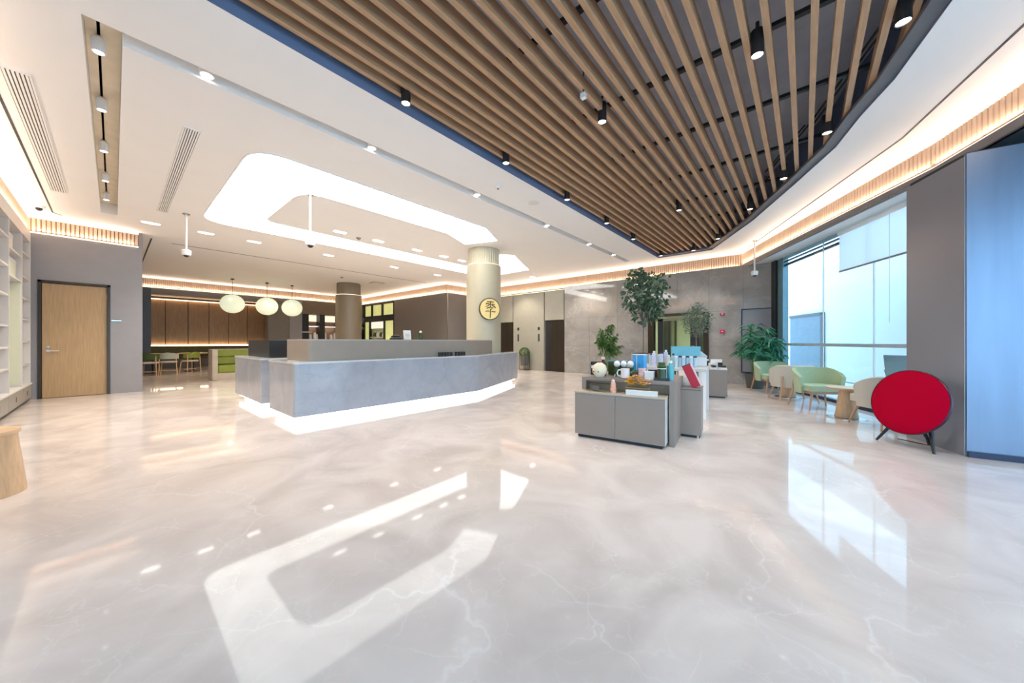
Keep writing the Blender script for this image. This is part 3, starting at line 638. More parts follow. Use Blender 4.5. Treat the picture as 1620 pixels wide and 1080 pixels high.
for P in ([(-6.62, 1.74), (-5.53, 1.74), (-5.49, 5.18), (-6.53, 7.74)],):
    MB().strip(P, .075, .115, .03).build('led_strip', E_LEDD, dk)['label'] = 'glowing white LED line under the marble'
bar = [(-5.62, 1.88), (-5.57, 5.15), (-6.02, 6.25), (-6.5, 6.0), (-6.55, 1.88)]
MB().prism(rounded(bar, [.09, .2, 0, 0, 0], 5), .90, 1.215).build('upper_counter', M_TAUPE, dk)
MB().prism(rounded([(x, y) for x, y in bar], [.09, .2, 0, 0, 0], 5), 1.215, 1.235).build('upper_counter_top', mat('light_taupe_edge', (.44, .40, .36), .4), dk)
lt = thing('desk_letters', 'small row of black standing letters at the foot of the taupe counter', 'sign', (-5.52, 4.55, .90))
rl = random.Random(5)
for k in range(9):
    y = -.33 + k * .075 + (.05 if k > 4 else 0); b = MB().box(-.01, y - .024, 0, .01, y - .010, .085).box(-.01, y + .012, 0, .01, y + .024, .085)
    b.box(-.01, y - .024, (0, .035, .072)[k % 3], .01, y + .024, (.014, .05, .085)[k % 3]); b.build('letter', M_BLACK, lt)
rt = thing('return_counter', 'shorter grey marble return counter with glowing base left of the desk', 'counter', (-8.0, 1.66, 0))
MB().box(-1.08, 0, .12, .87, .75, .875).build('marble_front', M_DESKM, rt, bevel=.004)
MB().box(-1.09, -.012, .875, .885, .76, .90).build('counter_top', MATS['pale_marble_top'], rt)
MB().box(-.98, .14, 0, .75, .7, .12).build('plinth', M_PWHITE, rt)
MB().box(-1.02, .06, .075, .82, .09, .115).box(.79, .09, .075, .82, .7, .115).build('led_strip', E_LEDD, rt)
bx = thing('till_cabinet', 'black box cabinet standing on the marble return counter', 'cabinet', (-7.75, 2.05, .90))
MB().box(-1.16, -.2, 0, .35, .3, .325).build('body', M_BLACK, bx, bevel=.006); MB().box(-1.15, -.206, .012, .345, -.2, .315).build('front_panel', mat('dark_green_black_panel', (.016, .02, .02), .3), bx)
# menu stand, telephone, flower glass on the desk
t = thing('menu_stand', 'white menu card in a clear stand on the reception counter', 'menu stand', (-6.35, 4.02, 1.235), R(0))
MB().cbox((0, 0, .10), (.012, .17, .20), 0, 0, R(-8)).build('card', M_WCARD, t); MB().box(-.06, -.1, 0, .06, .1, .012).build('base', M_ACRYL, t)
for z in (.06, .09, .12): MB().cbox((.012 - z * .14 + .01, 0, z), (.002, .11, .006)).build('print_line', M_GREYW, t)
MB().cbox((-.012, 0, .185), (.003, .04, .012)).build('heading', M_DARKG, t)
t = thing('telephone', 'black desk telephone beside the menu card', 'telephone', (-6.3, 3.72, 1.235)); MB().cbox((0, 0, .02), (.16, .18, .04)).build('body', M_BLACK, t, bevel=.01); MB().tube([(0, -.09, .055), (0, -.05, .075), (0, .05, .075), (0, .09, .055)], .02, 8).build('handset', M_BLACK, t)
t = thing('glass_vase', 'small dark glass vase right of the menu card', 'vase', (-6.35, 4.35, 1.235)); MB().lathe([(.001, 0), (.035, 0), (.045, .08), (.03, .15), (.02, .15)], n=14).build('body', M_GREENG, t, True); MB().ball((0, 0, .17), .03, n=10, m=6).build('bloom', M_WCARD, t)

# columns
def column(x, y, r, rr, z1, m, name, label, ring):
    t = sroot(name, label)
    MB().lathe([(.001, 0), (r, 0), (r, z1), (rr, z1), (rr, z1 + .02)], (x, y, 0), 48).build('shaft', m, t, True)
    MB().lathe([(rr + .0, z1 + .0), (rr + .0, H)], (x, y, 0), 48).build('collar', ring, t, True)
    b = MB(); n = 40
    for i in range(n):
        a = 2 * math.pi * i / n; b.cyl((x + rr * math.cos(a), y + rr * math.sin(a), z1 + .02), (x + rr * math.cos(a), y + rr * math.sin(a), H - .02), .022, n=6, caps=False)
    b.build('flute', ring, t)['kind'] = 'stuff'
    MB().lathe([(rr + .03, z1 + .005), (r - .025, z1 + .005), (r - .025, z1 + .015), (rr + .03, z1 + .015)], (x, y, 0), 40).build('led_ring', E_LEDW, t)
column(-6.96, 6.88, .49, .42, 3.33, M_COLUMN, 'column_1', 'round beige column with a fluted lit collar and gold emblem', mat('ivory_flute', (.62, .56, .42), .5))
column(-15.62, 6.9, .54, .47, 3.26, M_COLUMN2, 'column_2', 'round brown column with a lit collar in the cafe area', M_COLUMN2)
# gold emblem, facing out from the column
em = thing('emblem_disc', 'round gold emblem disc with a dark brushed character on the beige column', 'sign', (-6.96 + .887 * .5, 6.88 - .451 * .5, 2.08 + .02), math.atan2(-.451, .887))
em.location.z = 2.08
MB().cyl((0, 0, 0), (.045, 0, 0), .30, n=48).build('rim', M_INK, em, True); MB().cyl((.02, 0, 0), (.052, 0, 0), .277, n=48).build('disc', M_GOLD, em, True)
def stroke(pts, w0, w1):
    V = []; F = []; n = len(pts); P = [Vector(((q[0] - 500) / 330 * .29, (548 - q[1]) / 330 * .29)) for q in pts]
    for i, p in enumerate(P):
        d = (P[min(i + 1, n - 1)] - P[max(i - 1, 0)]).normalized(); a = Vector((-d.y, d.x)); w = (w0 + (w1 - w0) * i / (n - 1)) / 2
        for x in (.052, .062): V += [(x, p.x + a.x * w, p.y + a.y * w), (x, p.x - a.x * w, p.y - a.y * w)]
    for i in range(n - 1):
        a = i * 4; b = a + 4; F += [(a + 2, b + 2, b + 3, a + 3), (a, a + 2, b + 2, b), (a + 1, b + 1, b + 3, a + 3)]
    return MB().add(V, F)
for pts, a, b in (([(395, 330), (500, 322), (622, 330)], .022, .022), ([(515, 325), (515, 400), (510, 495)], .03, .024), ([(362, 398), (420, 382), (482, 388)], .03, .02), ([(545, 398), (600, 398), (655, 415)], .018, .022),
                  ([(490, 400), (430, 455), (342, 488)], .024, .014), ([(545, 400), (610, 455), (684, 500)], .022, .03), ([(400, 552), (415, 518), (500, 498), (605, 505), (520, 565)], .024, .022),
                  ([(520, 560), (510, 640), (515, 720), (500, 828)], .03, .024), ([(352, 622), (420, 612), (480, 618)], .016, .02), ([(545, 625), (610, 628), (678, 632)], .02, .024)):
    stroke(pts, a, b).build('brush_stroke', M_INK, em)

# ------------------------------------------------------------------ ceiling fittings
def vent(x0, x1, y0, y1, label):
    t = thing('linear_vent', label, 'vent', ((x0 + x1) / 2, (y0 + y1) / 2, H), 0)
    a, b = (x1 - x0) / 2, (y1 - y0) / 2
    MB().box(-a, -b, -.003, a, b, .0).build('backing', M_DARKG, t)
    f = MB().box(-a - .015, -b - .015, -.012, a + .015, -b, 0).box(-a - .015, b, -.012, a + .015, b + .015, 0).box(-a - .015, -b, -.012, -a, b, 0).box(a, -b, -.012, a + .015, b, 0); f.build('frame', M_WHITE, t)
    n = 6
    for k in range(n):
        y = -b + (k + .5) * 2 * b / n; MB().box(-a, y - b / n * .62, -.012, a, y + b / n * .62, -.004).build('slat', M_WHITE, t)
vent(-9.8, -5.75, -.70, -.54, 'long white linear air vent on the ceiling nearest the bookshelf')
vent(-9.75, -5.69, .56, .70, 'long white linear air vent on the ceiling beside the luminous shape')
t = thing('square_vent', 'small square air diffuser on the ceiling near the brown column', 'vent', (-14.4, 7.6, H)); MB().box(-.25, -.25, -.012, .25, .25, 0).build('frame', M_TAUPE, t)
for k in range(4): MB().box(-.2, -.19 + k * .1, -.022, .2, -.13 + k * .1, -.012).build('slat', M_WHITE, t)
for i, x in enumerate((-4.9, -6.1, -7.4, -8.75, -9.9)):
    t = thing('track_spotlight', 'white track spotlight in the ceiling trough, %s from the camera' % ORD[i], 'spotlight', (x, -.09, 3.99), 0, 'white track lights in the trough')
    MB().lathe([(.035, -.15), (.045, -.15), (.05, -.03), (.02, 0), (.001, 0)], n=16).build('housing', M_WHITE, t, True); MB().lathe([(.001, -.145), (.04, -.145)], n=16).build('lens', E_SPOT, t)
    MB().tube([(0, 0, 0), (0, 0, .02)], .01, 6).build('stem', M_CHROME, t)
t = thing('lighting_track', 'thin metal lighting track inside the ceiling trough', 'track'); MB().box(-10.6, -.1, 4.005, -4.6, -.08, 4.019).build('rail', M_DARKG, t)
for i, y in enumerate((.6, 2.29, 4.25, 6.41, 8.37, 9.9)):
    x = -4.50 + (y * .0095)
    t = thing('trough_downlight', 'bright downlight in the long ceiling trough, %s from the near end' % ORD[i], 'downlight', (x, y, 3.83), 0, 'downlights in the long trough')
    MB().lathe([(.05, 0), (.06, 0), (.06, .19), (.001, .19)], n=18).build('housing', M_WHITE, t, True); MB().lathe([(.001, .004), (.05, .004)], n=18).build('lens', E_SPOT, t)
for row, x, L in (('far', -10.88, (.53, 1.44, 2.38, 4.21, 6.37, 8.22)), ('inner', -8.36, (3.49, 4.45, 5.61, 6.56, 7.28, 11.0))):
    for i, y in enumerate(L):
        t = thing('oblong_downlight', 'oblong recessed downlight in the %s ceiling row, %s from the left' % (row, ORD[i]), 'downlight', (x if y < 10 else -8.32, y, H), 0, 'oblong downlights around the luminous ceiling')
        P = rounded([(-.075, -.16), (.075, -.16), (.075, .16), (-.075, .16)], .07, 5); MB().prism(P, -.008, 0).build('trim_ring', M_WHITE, t)
        MB().prism([(a * .86, b * .9) for a, b in P], -.012, -.008).build('lens', E_SPOT, t)
for x, y, lab in ((-3.9, 4.19, 'round white smoke detector on the ceiling beside the slatted field'), (-8.85 + .35, 4.0, 'small dark sprinkler head inside the luminous shape'), (-14.2, 6.0, 'small sprinkler head on the cafe ceiling')):
    t = thing('smoke_detector' if 'smoke' in lab else 'sprinkler_head', lab, 'detector' if 'smoke' in lab else 'sprinkler', (x, y, H))
    MB().lathe([(.001, -.04), (.03, -.04), (.055, -.02), (.06, 0)], n=18).build('body', M_PWHITE if 'smoke' in lab else M_TAUPE, t, True); MB().cyl((0, 0, -.05), (0, 0, -.035), .015, n=10).build('sensor', M_DARKG, t)
t = thing('ceiling_speaker', 'flat round white speaker grille on the ceiling beyond the smoke detector', 'speaker', (-3.84, 5.11, H)); MB().lathe([(.001, -.01), (.10, -.01), (.11, 0)], n=24).build('grille', M_WCARD, t); MB().lathe([(.1, -.012), (.115, -.006), (.115, 0)], n=24).build('rim', M_WHITE, t)
t = thing('dome_camera', 'white and black dome camera on the ceiling above the bookshelf', 'camera', (-11.12, -.93, H)); MB().lathe([(.001, -.06), (.06, -.05), (.09, 0)], n=20).build('base', M_PWHITE, t, True); MB().ball((.01, .0, -.06), .045, n=16).build('lens', M_BLACK, t, True)
for x, y, zb, lab in ((-9.56, .96, 2.92, 'white camera on a ceiling pole left of the luminous shape'), (-6.63, 2.26, 2.86, 'white camera on a ceiling pole above the reception desk'), (-.98, 10.75, 2.87, 'white camera on a ceiling pole by the marble wall and facade')):
    t = thing('pole_camera', lab, 'camera', (x, y, zb), 0, 'cameras on ceiling poles')
    MB().cyl((0, 0, .12), (0, 0, H - zb), .018, n=10).build('pole', M_PWHITE, t, True); MB().lathe([(.001, .0), (.06, .0)], (0, 0, H - zb - .012), 16).lathe([(.06, 0), (.06, .012)], (0, 0, H - zb - .012), 16).build('flange', M_CHROME, t)
    MB().lathe([(.05, .03), (.075, .04), (.082, .13), (.05, .15), (.001, .15)], n=20).build('housing', M_PWHITE, t, True); MB().ball((0, 0, .045), .05, n=14).build('lens', M_BLACK, t, True)
# pendants
PEND = []
for i, (x, y, z) in enumerate(((-18.0, 3.2, 2.76), (-18.0, 4.4, 2.75), (-18.0, 5.37, 2.75))):
    lab = 'round ivory woven pendant lamp, %s of the three over the cafe' % ['leftmost', 'middle one', 'rightmost'][i]
    if i == 0:
        t = thing('pendant_lamp', lab, 'lamp', (x, y, z), 0, 'ivory pendants over the cafe')
        MB().lathe([(max(.001, .41 * math.sin(math.pi * k / 14)), -.385 * math.cos(math.pi * k / 14)) for k in range(15)], n=32).build('shade', M_SHADE, t, True)
        rb = MB()
        for k in range(1, 12):
            a = math.pi * k / 12; rb.tube([(.413 * math.sin(a) * math.cos(j * .2618), .413 * math.sin(a) * math.sin(j * .2618), -.387 * math.cos(a)) for j in range(25)], .004, 5)
        rb.build('rib', mat('cream_rib', (.8, .78, .6), .6), t)['kind'] = 'stuff'
        MB().cyl((0, 0, .38), (0, 0, 1.03), .008, n=6).build('cord', M_BLACK, t); MB().cyl((0, 0, 1.0), (0, 0, 1.04), .06, n=14).build('ceiling_rose', M_BLACK, t)
        MB().ball((.37, -.14, .15), .03, n=10, m=6).build('bulb_glow', E_PEND, t); PEND.append(t)
    else: dup(PEND[0], (x, y, z), 0, lab)

# ------------------------------------------------------------------ lounge chairs and side tables
def lounge(loc, face, outer, inner, label):       # local front is -y
    rz = math.atan2(face[1], face[0]) + math.pi / 2
    t = thing('lounge_chair', label, 'chair', loc, rz, 'low lounge chairs along the glass')
    def wall(r_in, r_out, name, m):
        n = 22; V = []; F = []
        for i in range(n + 1):
            a = R(-18 + 216 * i / n)
            c = .5 - .5 * math.cos(2 * math.pi * i / n) if 0 < i < n else 0
            fr = min(1, max(0, (math.sin(a) + .31) / .9)); ztop = .56 + .15 * (fr ** .7); zb = .28
            for r in (r_in, r_out):
                for z in (zb, ztop):
                    k = .90 if z == zb else 1.0
                    V.append((r * k * 1.20 * math.cos(a), r * k * .98 * math.sin(a) - .02, z + (.012 if (z == ztop and r == r_in) else 0)))
        for i in range(n):
            a = i * 4; b = a + 4
            F += [(a, a + 1, b + 1, b), (a + 2, b + 2, b + 3, a + 3), (a + 1, a + 3, b + 3, b + 1), (a, b, b + 2, a + 2)]
        F += [(0, 2, 3, 1), (n * 4, n * 4 + 1, n * 4 + 3, n * 4 + 2)]
        o = MB().add(V, F).build(name, m, t, True); return o
    wall(.30, .325, 'backrest', outer); wall(.275, .2995, 'backrest_lining', inner)
    P = [(.305 * math.cos(R(a)), .26 * math.sin(R(a)) - .02) for a in range(0, 181, 15)] + [(-.305, -.28), (.305, -.28)]
    MB().prism(rounded(P, .03, 3), .33, .43).build('seat', inner, t, bevel=.02)
    MB().prism([(x * .9, y * .9) for x, y in P], .285, .33).build('apron', M_WALN, t)
    for (x, y) in ((-.23, -.2), (.23, -.2)): MB().cyl((x, y, .30), (x * 1.38, y * 1.35, 0), .021, .012, 10).build('leg', M_WALN, t, True)
    for (x, y) in ((-.25, .2), (.25, .2)): MB().tube([(x * 1.02, y * 1.05, .50), (x * 1.08, y * 1.12, .30), (x * 1.3, y * 1.35, 0)], .022, 8, .012).build('leg', M_WALN, t, True)
    return t
lounge((-.58, 10.10, 0), (.6, -.8), M_GREEN, M_GREEN, 'sage green lounge chair farthest away, in front of the palm')
lounge((-.19, 9.0, 0), (-.4, .92), M_BEIGE, M_BEIGE, 'beige lounge chair seen from behind, between the two green chairs')
lounge((.18, 8.24, 0), (.55, -.83), M_GREEN, M_GREEN, 'sage green lounge chair nearer the camera, beside the nearer side table')
lounge((.91, 7.06, 0), (-.53, .85), M_BEIGE, M_BEIGE, 'beige lounge chair seen from behind, partly hidden by the red speaker')
def sidetable(loc, label, r=.25, h=.48, r0=.14, r1=.085, plate_r=.24):
    t = thing('side_table', label, 'table', loc, 0, 'round oak side tables')
    MB().lathe([(.001, 0), (plate_r, 0), (plate_r, .008), (.001, .012)], n=32).build('base_plate', M_CHROME, t)
    MB().lathe([(.001, .012), (r0, .012), (r1, h - .03), (.001, h - .03)], n=28).build('pedestal', M_FURN, t, True)
    MB().lathe([(.001, h - .03), (r - .02, h - .03), (r, h - .012), (r, h), (.001, h)], n=36).build('tabletop', M_FURN, t, True)
sidetable((-.27, 9.5, 0), 'round oak pedestal side table farther away, between green and beige chairs')
sidetable((.50, 7.5, 0), 'round oak pedestal side table nearer the camera, between green and beige chairs')
t = thing('drum_table', 'low conical oak drum table at the left edge, nearest the camera', 'table', (-4.84, -.73, 0))
MB().lathe([(.001, 0), (.27, 0), (.225, .46), (.001, .46)], n=36).build('drum', M_FURN, t, True); MB().lathe([(.001, .46), (.225, .46), (.24, .475), (.24, .50), (.001, .50)], n=36).build('tabletop', mat('pale_oak_top', (.66, .44, .26), .4, var=.08), t, True)

# red oval speaker
sp = thing('round_speaker', 'crimson round floor speaker on three black splayed legs by the pier', 'speaker', (.90, 5.92, 0), math.atan2(-.70, -.71) + math.pi / 2)
m4 = Matrix.Translation((0, 0, .507)) @ Matrix.Rotation(R(-12), 4, 'X') @ Matrix.Rotation(R(90), 4, 'X')
def place(b): b.v = [tuple(m4 @ Vector(v)) for v in b.v]; return b
place(MB().lathe([(.001, .035), (.21, .033), (.345, .022), (.362, .008), (.362, -.0)], n=56)).build('cloth_front', M_RED, sp, True)
place(MB().lathe([(.363, .012), (.370, .008), (.370, -.012), (.33, -.045), (.16, -.10), (.001, -.115)], n=56)).build('back_shell', mat('plum_shell', (.05, .01, .03), .3), sp, True)
for a, b in (((-.16, .04, .25), (-.27, -.06, .0)), ((.17, .04, .25), (.27, -.06, .0)), ((.02, .12, .24), (.03, .26, .0))):
    MB().cyl(a, b, .021, .012, 10).build('leg', M_BLACK, sp, True)
MB().tube([(.02, .13, .3), (.04, .20, .02), (-.02, .23, .012), (-.25, .20, .012)], .006, 6).build('cable', M_BLACK, sp)

# ------------------------------------------------------------------ display furniture
A8 = R(8)
D0 = Vector((-2.21, 3.80)); du = Vector((math.cos(A8), math.sin(A8))); dv = Vector((-math.sin(A8), math.cos(A8)))
def D(u, v): q = D0 + du * u + dv * v; return q.x, q.y
x, y = D(0, 0)
cb = thing('low_display_cabinet', 'low taupe two door display cabinet nearest the camera', 'cabinet', (x, y, 0), A8)
MB().box(.03, .04, 0, 1.02, .26, .04).build('plinth', M_BLACK, cb)
MB().box(0, .012, .04, 1.055, .28, .555).build('body', M_SHELF, cb)
MB().box(.002, 0, .045, .505, .016, .55).build('door', M_CABIN, cb, bevel=.002); MB().box(.511, 0, .045, 1.053, .016, .55).build('door', M_CABIN, cb, bevel=.002)
MB().box(-.004, -.004, .558, 1.06, .29, .58).build('top', mat('oak_cabinet_top', (.50, .40, .29), .4, var=.1, stretch=(1, 8, 1)), cb, bevel=.002)
for u in (.25, .5): MB().cbox((u, .12, .581), (.09, .05, .003)).build('cut_out', M_BROWNW, cb)
x, y = D(.03, .17)
tb = thing('display_table', 'taller greige waterfall display table straddling the low cabinet', 'table', (x, y, 0), A8)
MB().box(0, 0, .70, 1.10, .92, .745).build('tabletop', M_CABIN, tb, bevel=.002)
MB().box(1.045, 0, 0, 1.10, .92, .70).build('side_panel', M_CABIN, tb, bevel=.002); MB().box(0, 0, 0, .055, .92, .70).build('side_panel', M_CABIN, tb, bevel=.002)
MB().box(.055, .13, .56, 1.045, .15, .70).build('apron', mat('oak_apron', (.36, .26, .17), .45, var=.12), tb)
x, y = D(1.06, .72)
c2 = thing('end_cabinet', 'taupe end cabinet right of the display table carrying the red box', 'cabinet', (x, y, 0), A8)
MB().box(.02, .02, 0, .28, .34, .035).build('plinth', M_BLACK, c2); MB().box(0, .0, .035, .295, .38, .595).build('body', M_CABIN, c2, bevel=.003); MB().box(-.003, -.003, .598, .30, .385, .615).build('top', M_CABIN, c2, bevel=.003)
for z, xx in ((.02, .03), (.02, .26)): MB().cyl((xx, .03, 0), (xx, .03, .035), .015, n=8).build('foot', M_CHROME, c2)
# second table behind with merchandise and board
x, y = D(.30, 1.9)
t2 = thing('rear_display_table', 'white display table behind the front one, crowded with goods', 'table', (x, y, 0), A8)
MB().box(0, 0, .735, 1.05, .92, .775).build('tabletop', M_SHELF, t2)
for (a, b) in ((.03, .03), (1.02, .03), (.03, .89), (1.02, .89)): MB().cbox((a, b, .3675), (.05, .05, .735)).build('leg', M_PWHITE, t2)
x, y = -1.62, 6.72
ws = thing('white_frame_stand', 'white open frame stand behind the red box', 'stand', (x, y, 0), A8)
MB().box(0, 0, .74, .27, .4, .78).build('top', M_PWHITE, ws)
for (a, b) in ((.02, .02), (.25, .02), (.02, .38), (.25, .38)): MB().cbox((a, b, .37), (.04, .04, .74)).build('leg', M_PWHITE, ws)
MB().box(.08, .2, .1, .18, .22, .74).build('hanging_panel', M_CABIN, ws)
fc = thing('far_cabinet', 'grey end cabinet farthest away with black and white shoes on top', 'cabinet', (-1.60, 8.30, 0), R(14))
MB().box(.02, .03, 0, .34, .6, .035).build('plinth', M_BLACK, fc); MB().box(0, 0, .035, .38, .68, .595).build('body', M_CABIN, fc, bevel=.004); MB().box(-.004, -.004, .597, .384, .684, .615).build('top', M_SHELF, fc)

def item(name, label, cat, u, v, z, group=None, rz=0):
    x, y = D(u, v); return thing(name, label, cat, (x, y, z), A8 + rz, group)
ZT = .745
t = item('wooden_ball_clock', 'pale wooden ball standing on the left front of the display table', 'ornament', .24, .25, ZT); MB().lathe([(.001, .0), (.05, .0), (.088, .05), (.092, .095), (.075, .15), (.03, .182), (.001, .185)], n=24).build('body', mat('pale_ivory_wood', (.78, .68, .48), .5), t, True)
for k in (-1, 1): MB().cyl((.03 * k - .02, -.083, .07), (.03 * k - .02, -.091, .07), .008, n=8).build('eye', M_INK, t)
t = item('black_box', 'small black box at the back left of the display table', 'box', .10, .50, ZT); MB().cbox((0, 0, .09), (.11, .08, .18)).build('body', M_BLACK, t); MB().cbox((0, -.042, .11), (.09, .004, .04)).build('label_panel', M_WCARD, t)
t = item('amber_bottle', 'dark red reed diffuser bottle behind the wooden ball', 'bottle', .22, .45, ZT); MB().lathe([(.001, 0), (.045, 0), (.045, .16), (.02, .19), (.02, .22)], n=14).build('body', M_AMBER, t, True); MB().cyl((0, 0, .215), (0, 0, .25), .025, n=10).build('cap', M_PINK, t)
for k in range(4): MB().cyl((0, 0, .24), (.03 * math.cos(k * 1.7), .03 * math.sin(k * 1.7), .36), .003, n=5).build('reed', M_WALN, t)
t = item('charcoal_case', 'wide dark green glass case behind the ornaments', 'case', .38, .58, ZT); MB().cbox((0, 0, .10), (.22, .14, .18)).build('body', M_GREENG, t, bevel=.005); MB().cbox((0, 0, .195), (.23, .15, .012)).build('lid', M_TEAL, t)
for i, (u, v) in enumerate(((.42, .40), (.50, .42), (.58, .44))):
    t = item('lidded_glass', 'glass with white domed lid, %s of three on the display table' % ['left one', 'middle one', 'right one'][i], 'glass', u, v, ZT, 'white lidded glasses')
    MB().lathe([(.001, .03), (.035, .03), (.04, .12), (.001, .12)], n=14).build('body', (M_GREENG, M_AMBER, M_GREENG)[i], t, True); MB().ball((0, 0, .165), .042, n=12, m=7).build('lid', M_WCARD, t, True)
    for k in range(3): MB().cyl((.02 * math.cos(k * 2.1), .02 * math.sin(k * 2.1), .05), (.05 * math.cos(k * 2.1), .05 * math.sin(k * 2.1), 0), .005, n=6).build('leg', M_CREAM, t)
t = item('blue_box', 'upright bright blue carton with white edges on the display table', 'box', .66, .60, ZT, rz=R(-14)); MB().cbox((0, 0, .14), (.145, .09, .28)).build('body', M_BLUE, t); MB().cbox((0, 0, .283), (.15, .095, .008)).build('lid_edge', M_WCARD, t); MB().cbox((-.02, -.046, .14), (.008, .002, .27)).build('seam', M_WCARD, t)
t = item('white_mug', 'white mug with handle in the middle of the display table', 'mug', .57, .22, ZT); MB().lathe([(.001, .004), (.03, 0), (.05, .01), (.052, .125), (.046, .125), (.044, .02), (.001, .016)], n=22).build('body', mat('pink_white_china', (.80, .72, .70), .25), t, True)
MB().tube([(-.05, 0, .105), (-.085, 0, .10), (-.098, 0, .062), (-.085, 0, .028), (-.05, 0, .025)], .008, 8).build('handle', M_PWHITE, t)
t = item('green_cushion_pack', 'low dark green soft pack behind the mug', 'pack', .66, .38, ZT); MB().ball((0, 0, .05), .09, .05, n=14, m=8).build('body', M_GREENG, t, True); MB().cbox((0, -.08, .03), (.05, .004, .03)).build('tag', M_TEAL, t)
t = item('flower_cup', 'pink patterned cup beside the green jar', 'cup', .76, .27, ZT); MB().lathe([(.001, 0), (.04, 0), (.045, .13), (.04, .13), (.036, .01)], n=18).build('body', M_PINK, t, True); MB().lathe([(.046, .06), (.046, .075)], n=18).build('band', M_CREAM, t)
t = item('white_gift_box', 'small white gift box right of the pink cup', 'box', .85, .24, ZT); MB().cbox((0, 0, .045), (.10, .07, .09)).build('body', M_WCARD, t); MB().cbox((0, 0, .094), (.105, .075, .012)).build('lid', M_PWHITE, t)
t = item('dark_berry_jar', 'dark berry coloured jar left of the pink cup', 'jar', .70, .30, ZT); MB().lathe([(.001, 0), (.03, 0), (.035, .05), (.02, .07)], n=12).build('body', M_AMBER, t, True); MB().cyl((0, 0, .068), (0, 0, .085), .022, n=10).build('lid', M_NAVY, t)
t = item('green_candle_jar', 'green candle jar on a black tray at the right of the display table', 'jar', .985, .23, ZT); MB().cbox((0, 0, .012), (.15, .11, .024)).build('tray', M_BLACK, t); MB().lathe([(.001, .024), (.048, .024), (.05, .15), (.045, .155), (.001, .155)], n=18).build('body', M_GREENG, t, True); MB().lathe([(.001, .155), (.05, .155), (.05, .17), (.036, .175), (.036, .21), (.001, .21)], n=18).build('lid', M_DGREEN, t, True)
MB().lathe([(.051, .135), (.051, .145)], n=18).build('rim_band', M_WCARD, t)
t = item('teal_bottle', 'teal glass bottle at the right corner of the display table', 'bottle', 1.07, .29, ZT); MB().lathe([(.001, 0), (.035, 0), (.04, .12), (.04, .17), (.015, .19), (.015, .2)], n=16).build('body', M_TEAL, t, True); MB().cyl((0, 0, .2), (0, 0, .23), .02, n=10).build('cap', M_PWHITE, t)
for i, (u, v, m, c) in enumerate(((.82, .55, M_NAVY, 'navy'), (.90, .58, M_AMBER, 'dark red'), (.98, .52, M_LILAC, 'lilac'))):
    t = item('small_carton', 'small %s carton behind the pink cup and green jar' % c, 'box', u, v, ZT, 'small cartons on the display table'); MB().cbox((0, 0, .05), (.08, .06, .10)).build('body', m, t); MB().cbox((0, 0, .103), (.082, .062, .006)).build('lid', M_WCARD, t)
# on the low cabinet
ZC = .58
t = item('long_white_box', 'long flat white box on the low cabinet', 'box', .80, .035, ZC, rz=R(2)); MB().cbox((0, 0, .022), (.34, .06, .045)).build('body', M_WCARD, t, bevel=.002); MB().cbox((0, 0, .05), (.344, .064, .01)).build('lid', M_PWHITE, t)
t = item('flower_tray', 'tray heaped with yellow and peach flowers behind the white box', 'flowers', .745, .105, ZC); MB().cbox((0, 0, .075), (.27, .08, .012)).build('tray', mat('wood_tray', (.30, .17, .06), .5), t)
MB().cbox((0, 0, .035), (.22, .05, .07)).build('stand', M_ACRYL, t)
rf = random.Random(11)
for i in range(34):
    a = rf.uniform(-.12, .12); h = .10 + .15 * rf.random() * (1 - abs(a) * 4.5); d = rf.uniform(-.03, .03)
    b = MB()
    for k in range(5):
        q = k * 1.257 + i; b.add([(a, d, h), (a + .03 * math.cos(q - .5), d + .03 * math.sin(q - .5), h + .014), (a + .04 * math.cos(q), d + .04 * math.sin(q), h + .006), (a + .03 * math.cos(q + .5), d + .03 * math.sin(q + .5), h + .014)], [(0, 1, 2, 3)])
    b.build('flower', M_YELLOW if (i % 3 or h < .12) else M_PEACH, t)
t = item('acrylic_case', 'clear acrylic case with a small pale ornament on the left of the low cabinet', 'case', .30, .10, ZC)
MB().box(-.16, -.05, 0, .14, .05, .10).build('cover', M_ACRYL, t); MB().box(-.16, -.05, .10, .14, .05, .106).build('lid', M_ACRYL, t); MB().cbox((-.06, 0, .04), (.09, .04, .05)).build('wood_block', M_BROWNW, t)
t = item('peach_figurine', 'small peach and white figurine on the acrylic case', 'figurine', .46, .09, ZC); MB().lathe([(.001, 0), (.035, 0), (.038, .04), (.03, .07), (.034, .10), (.018, .135), (.001, .14)], n=14).build('body', M_PEACH, t, True); MB().ball((0, 0, .14), .022, n=10, m=6).build('top', M_CREAM, t)
# red box leaning on the end cabinet
x, y = D(1.245, .86)
t = thing('red_box', 'tall red box with pale edges leaning on the end cabinet', 'box', (x, y, .615), A8)
rb = Matrix.Translation((0, 0, 0)) @ Matrix.Rotation(R(-24), 4, 'Y')
def pr(b): b.v = [tuple(Vector((.055, 0, .012)) + rb @ Vector(v)) for v in b.v]; return b
pr(MB().box(-.05, -.06, 0, .05, .02, .29)).build('body', M_REDBOX, t); pr(MB().box(.05, -.058, .003, .062, .02, .287)).build('pale_edge', M_PINK, t); pr(MB().box(-.05, -.06, .29, .05, .02, .30)).build('top_edge', M_NAVY, t)
pr(MB().box(-.046, .02, 0, .046, .05, .285)).build('stand', M_PWHITE, t)
t = thing('white_card_easel', 'white slanted easel card left of the red box', 'card', (*D(1.16, .99), .615), A8); MB().cbox((0, 0, .10), (.16, .01, .20), 0, R(-12)).build('card', M_WCARD, t); MB().cbox((0, .04, .04), (.1, .06, .08)).build('support', M_PWHITE, t)
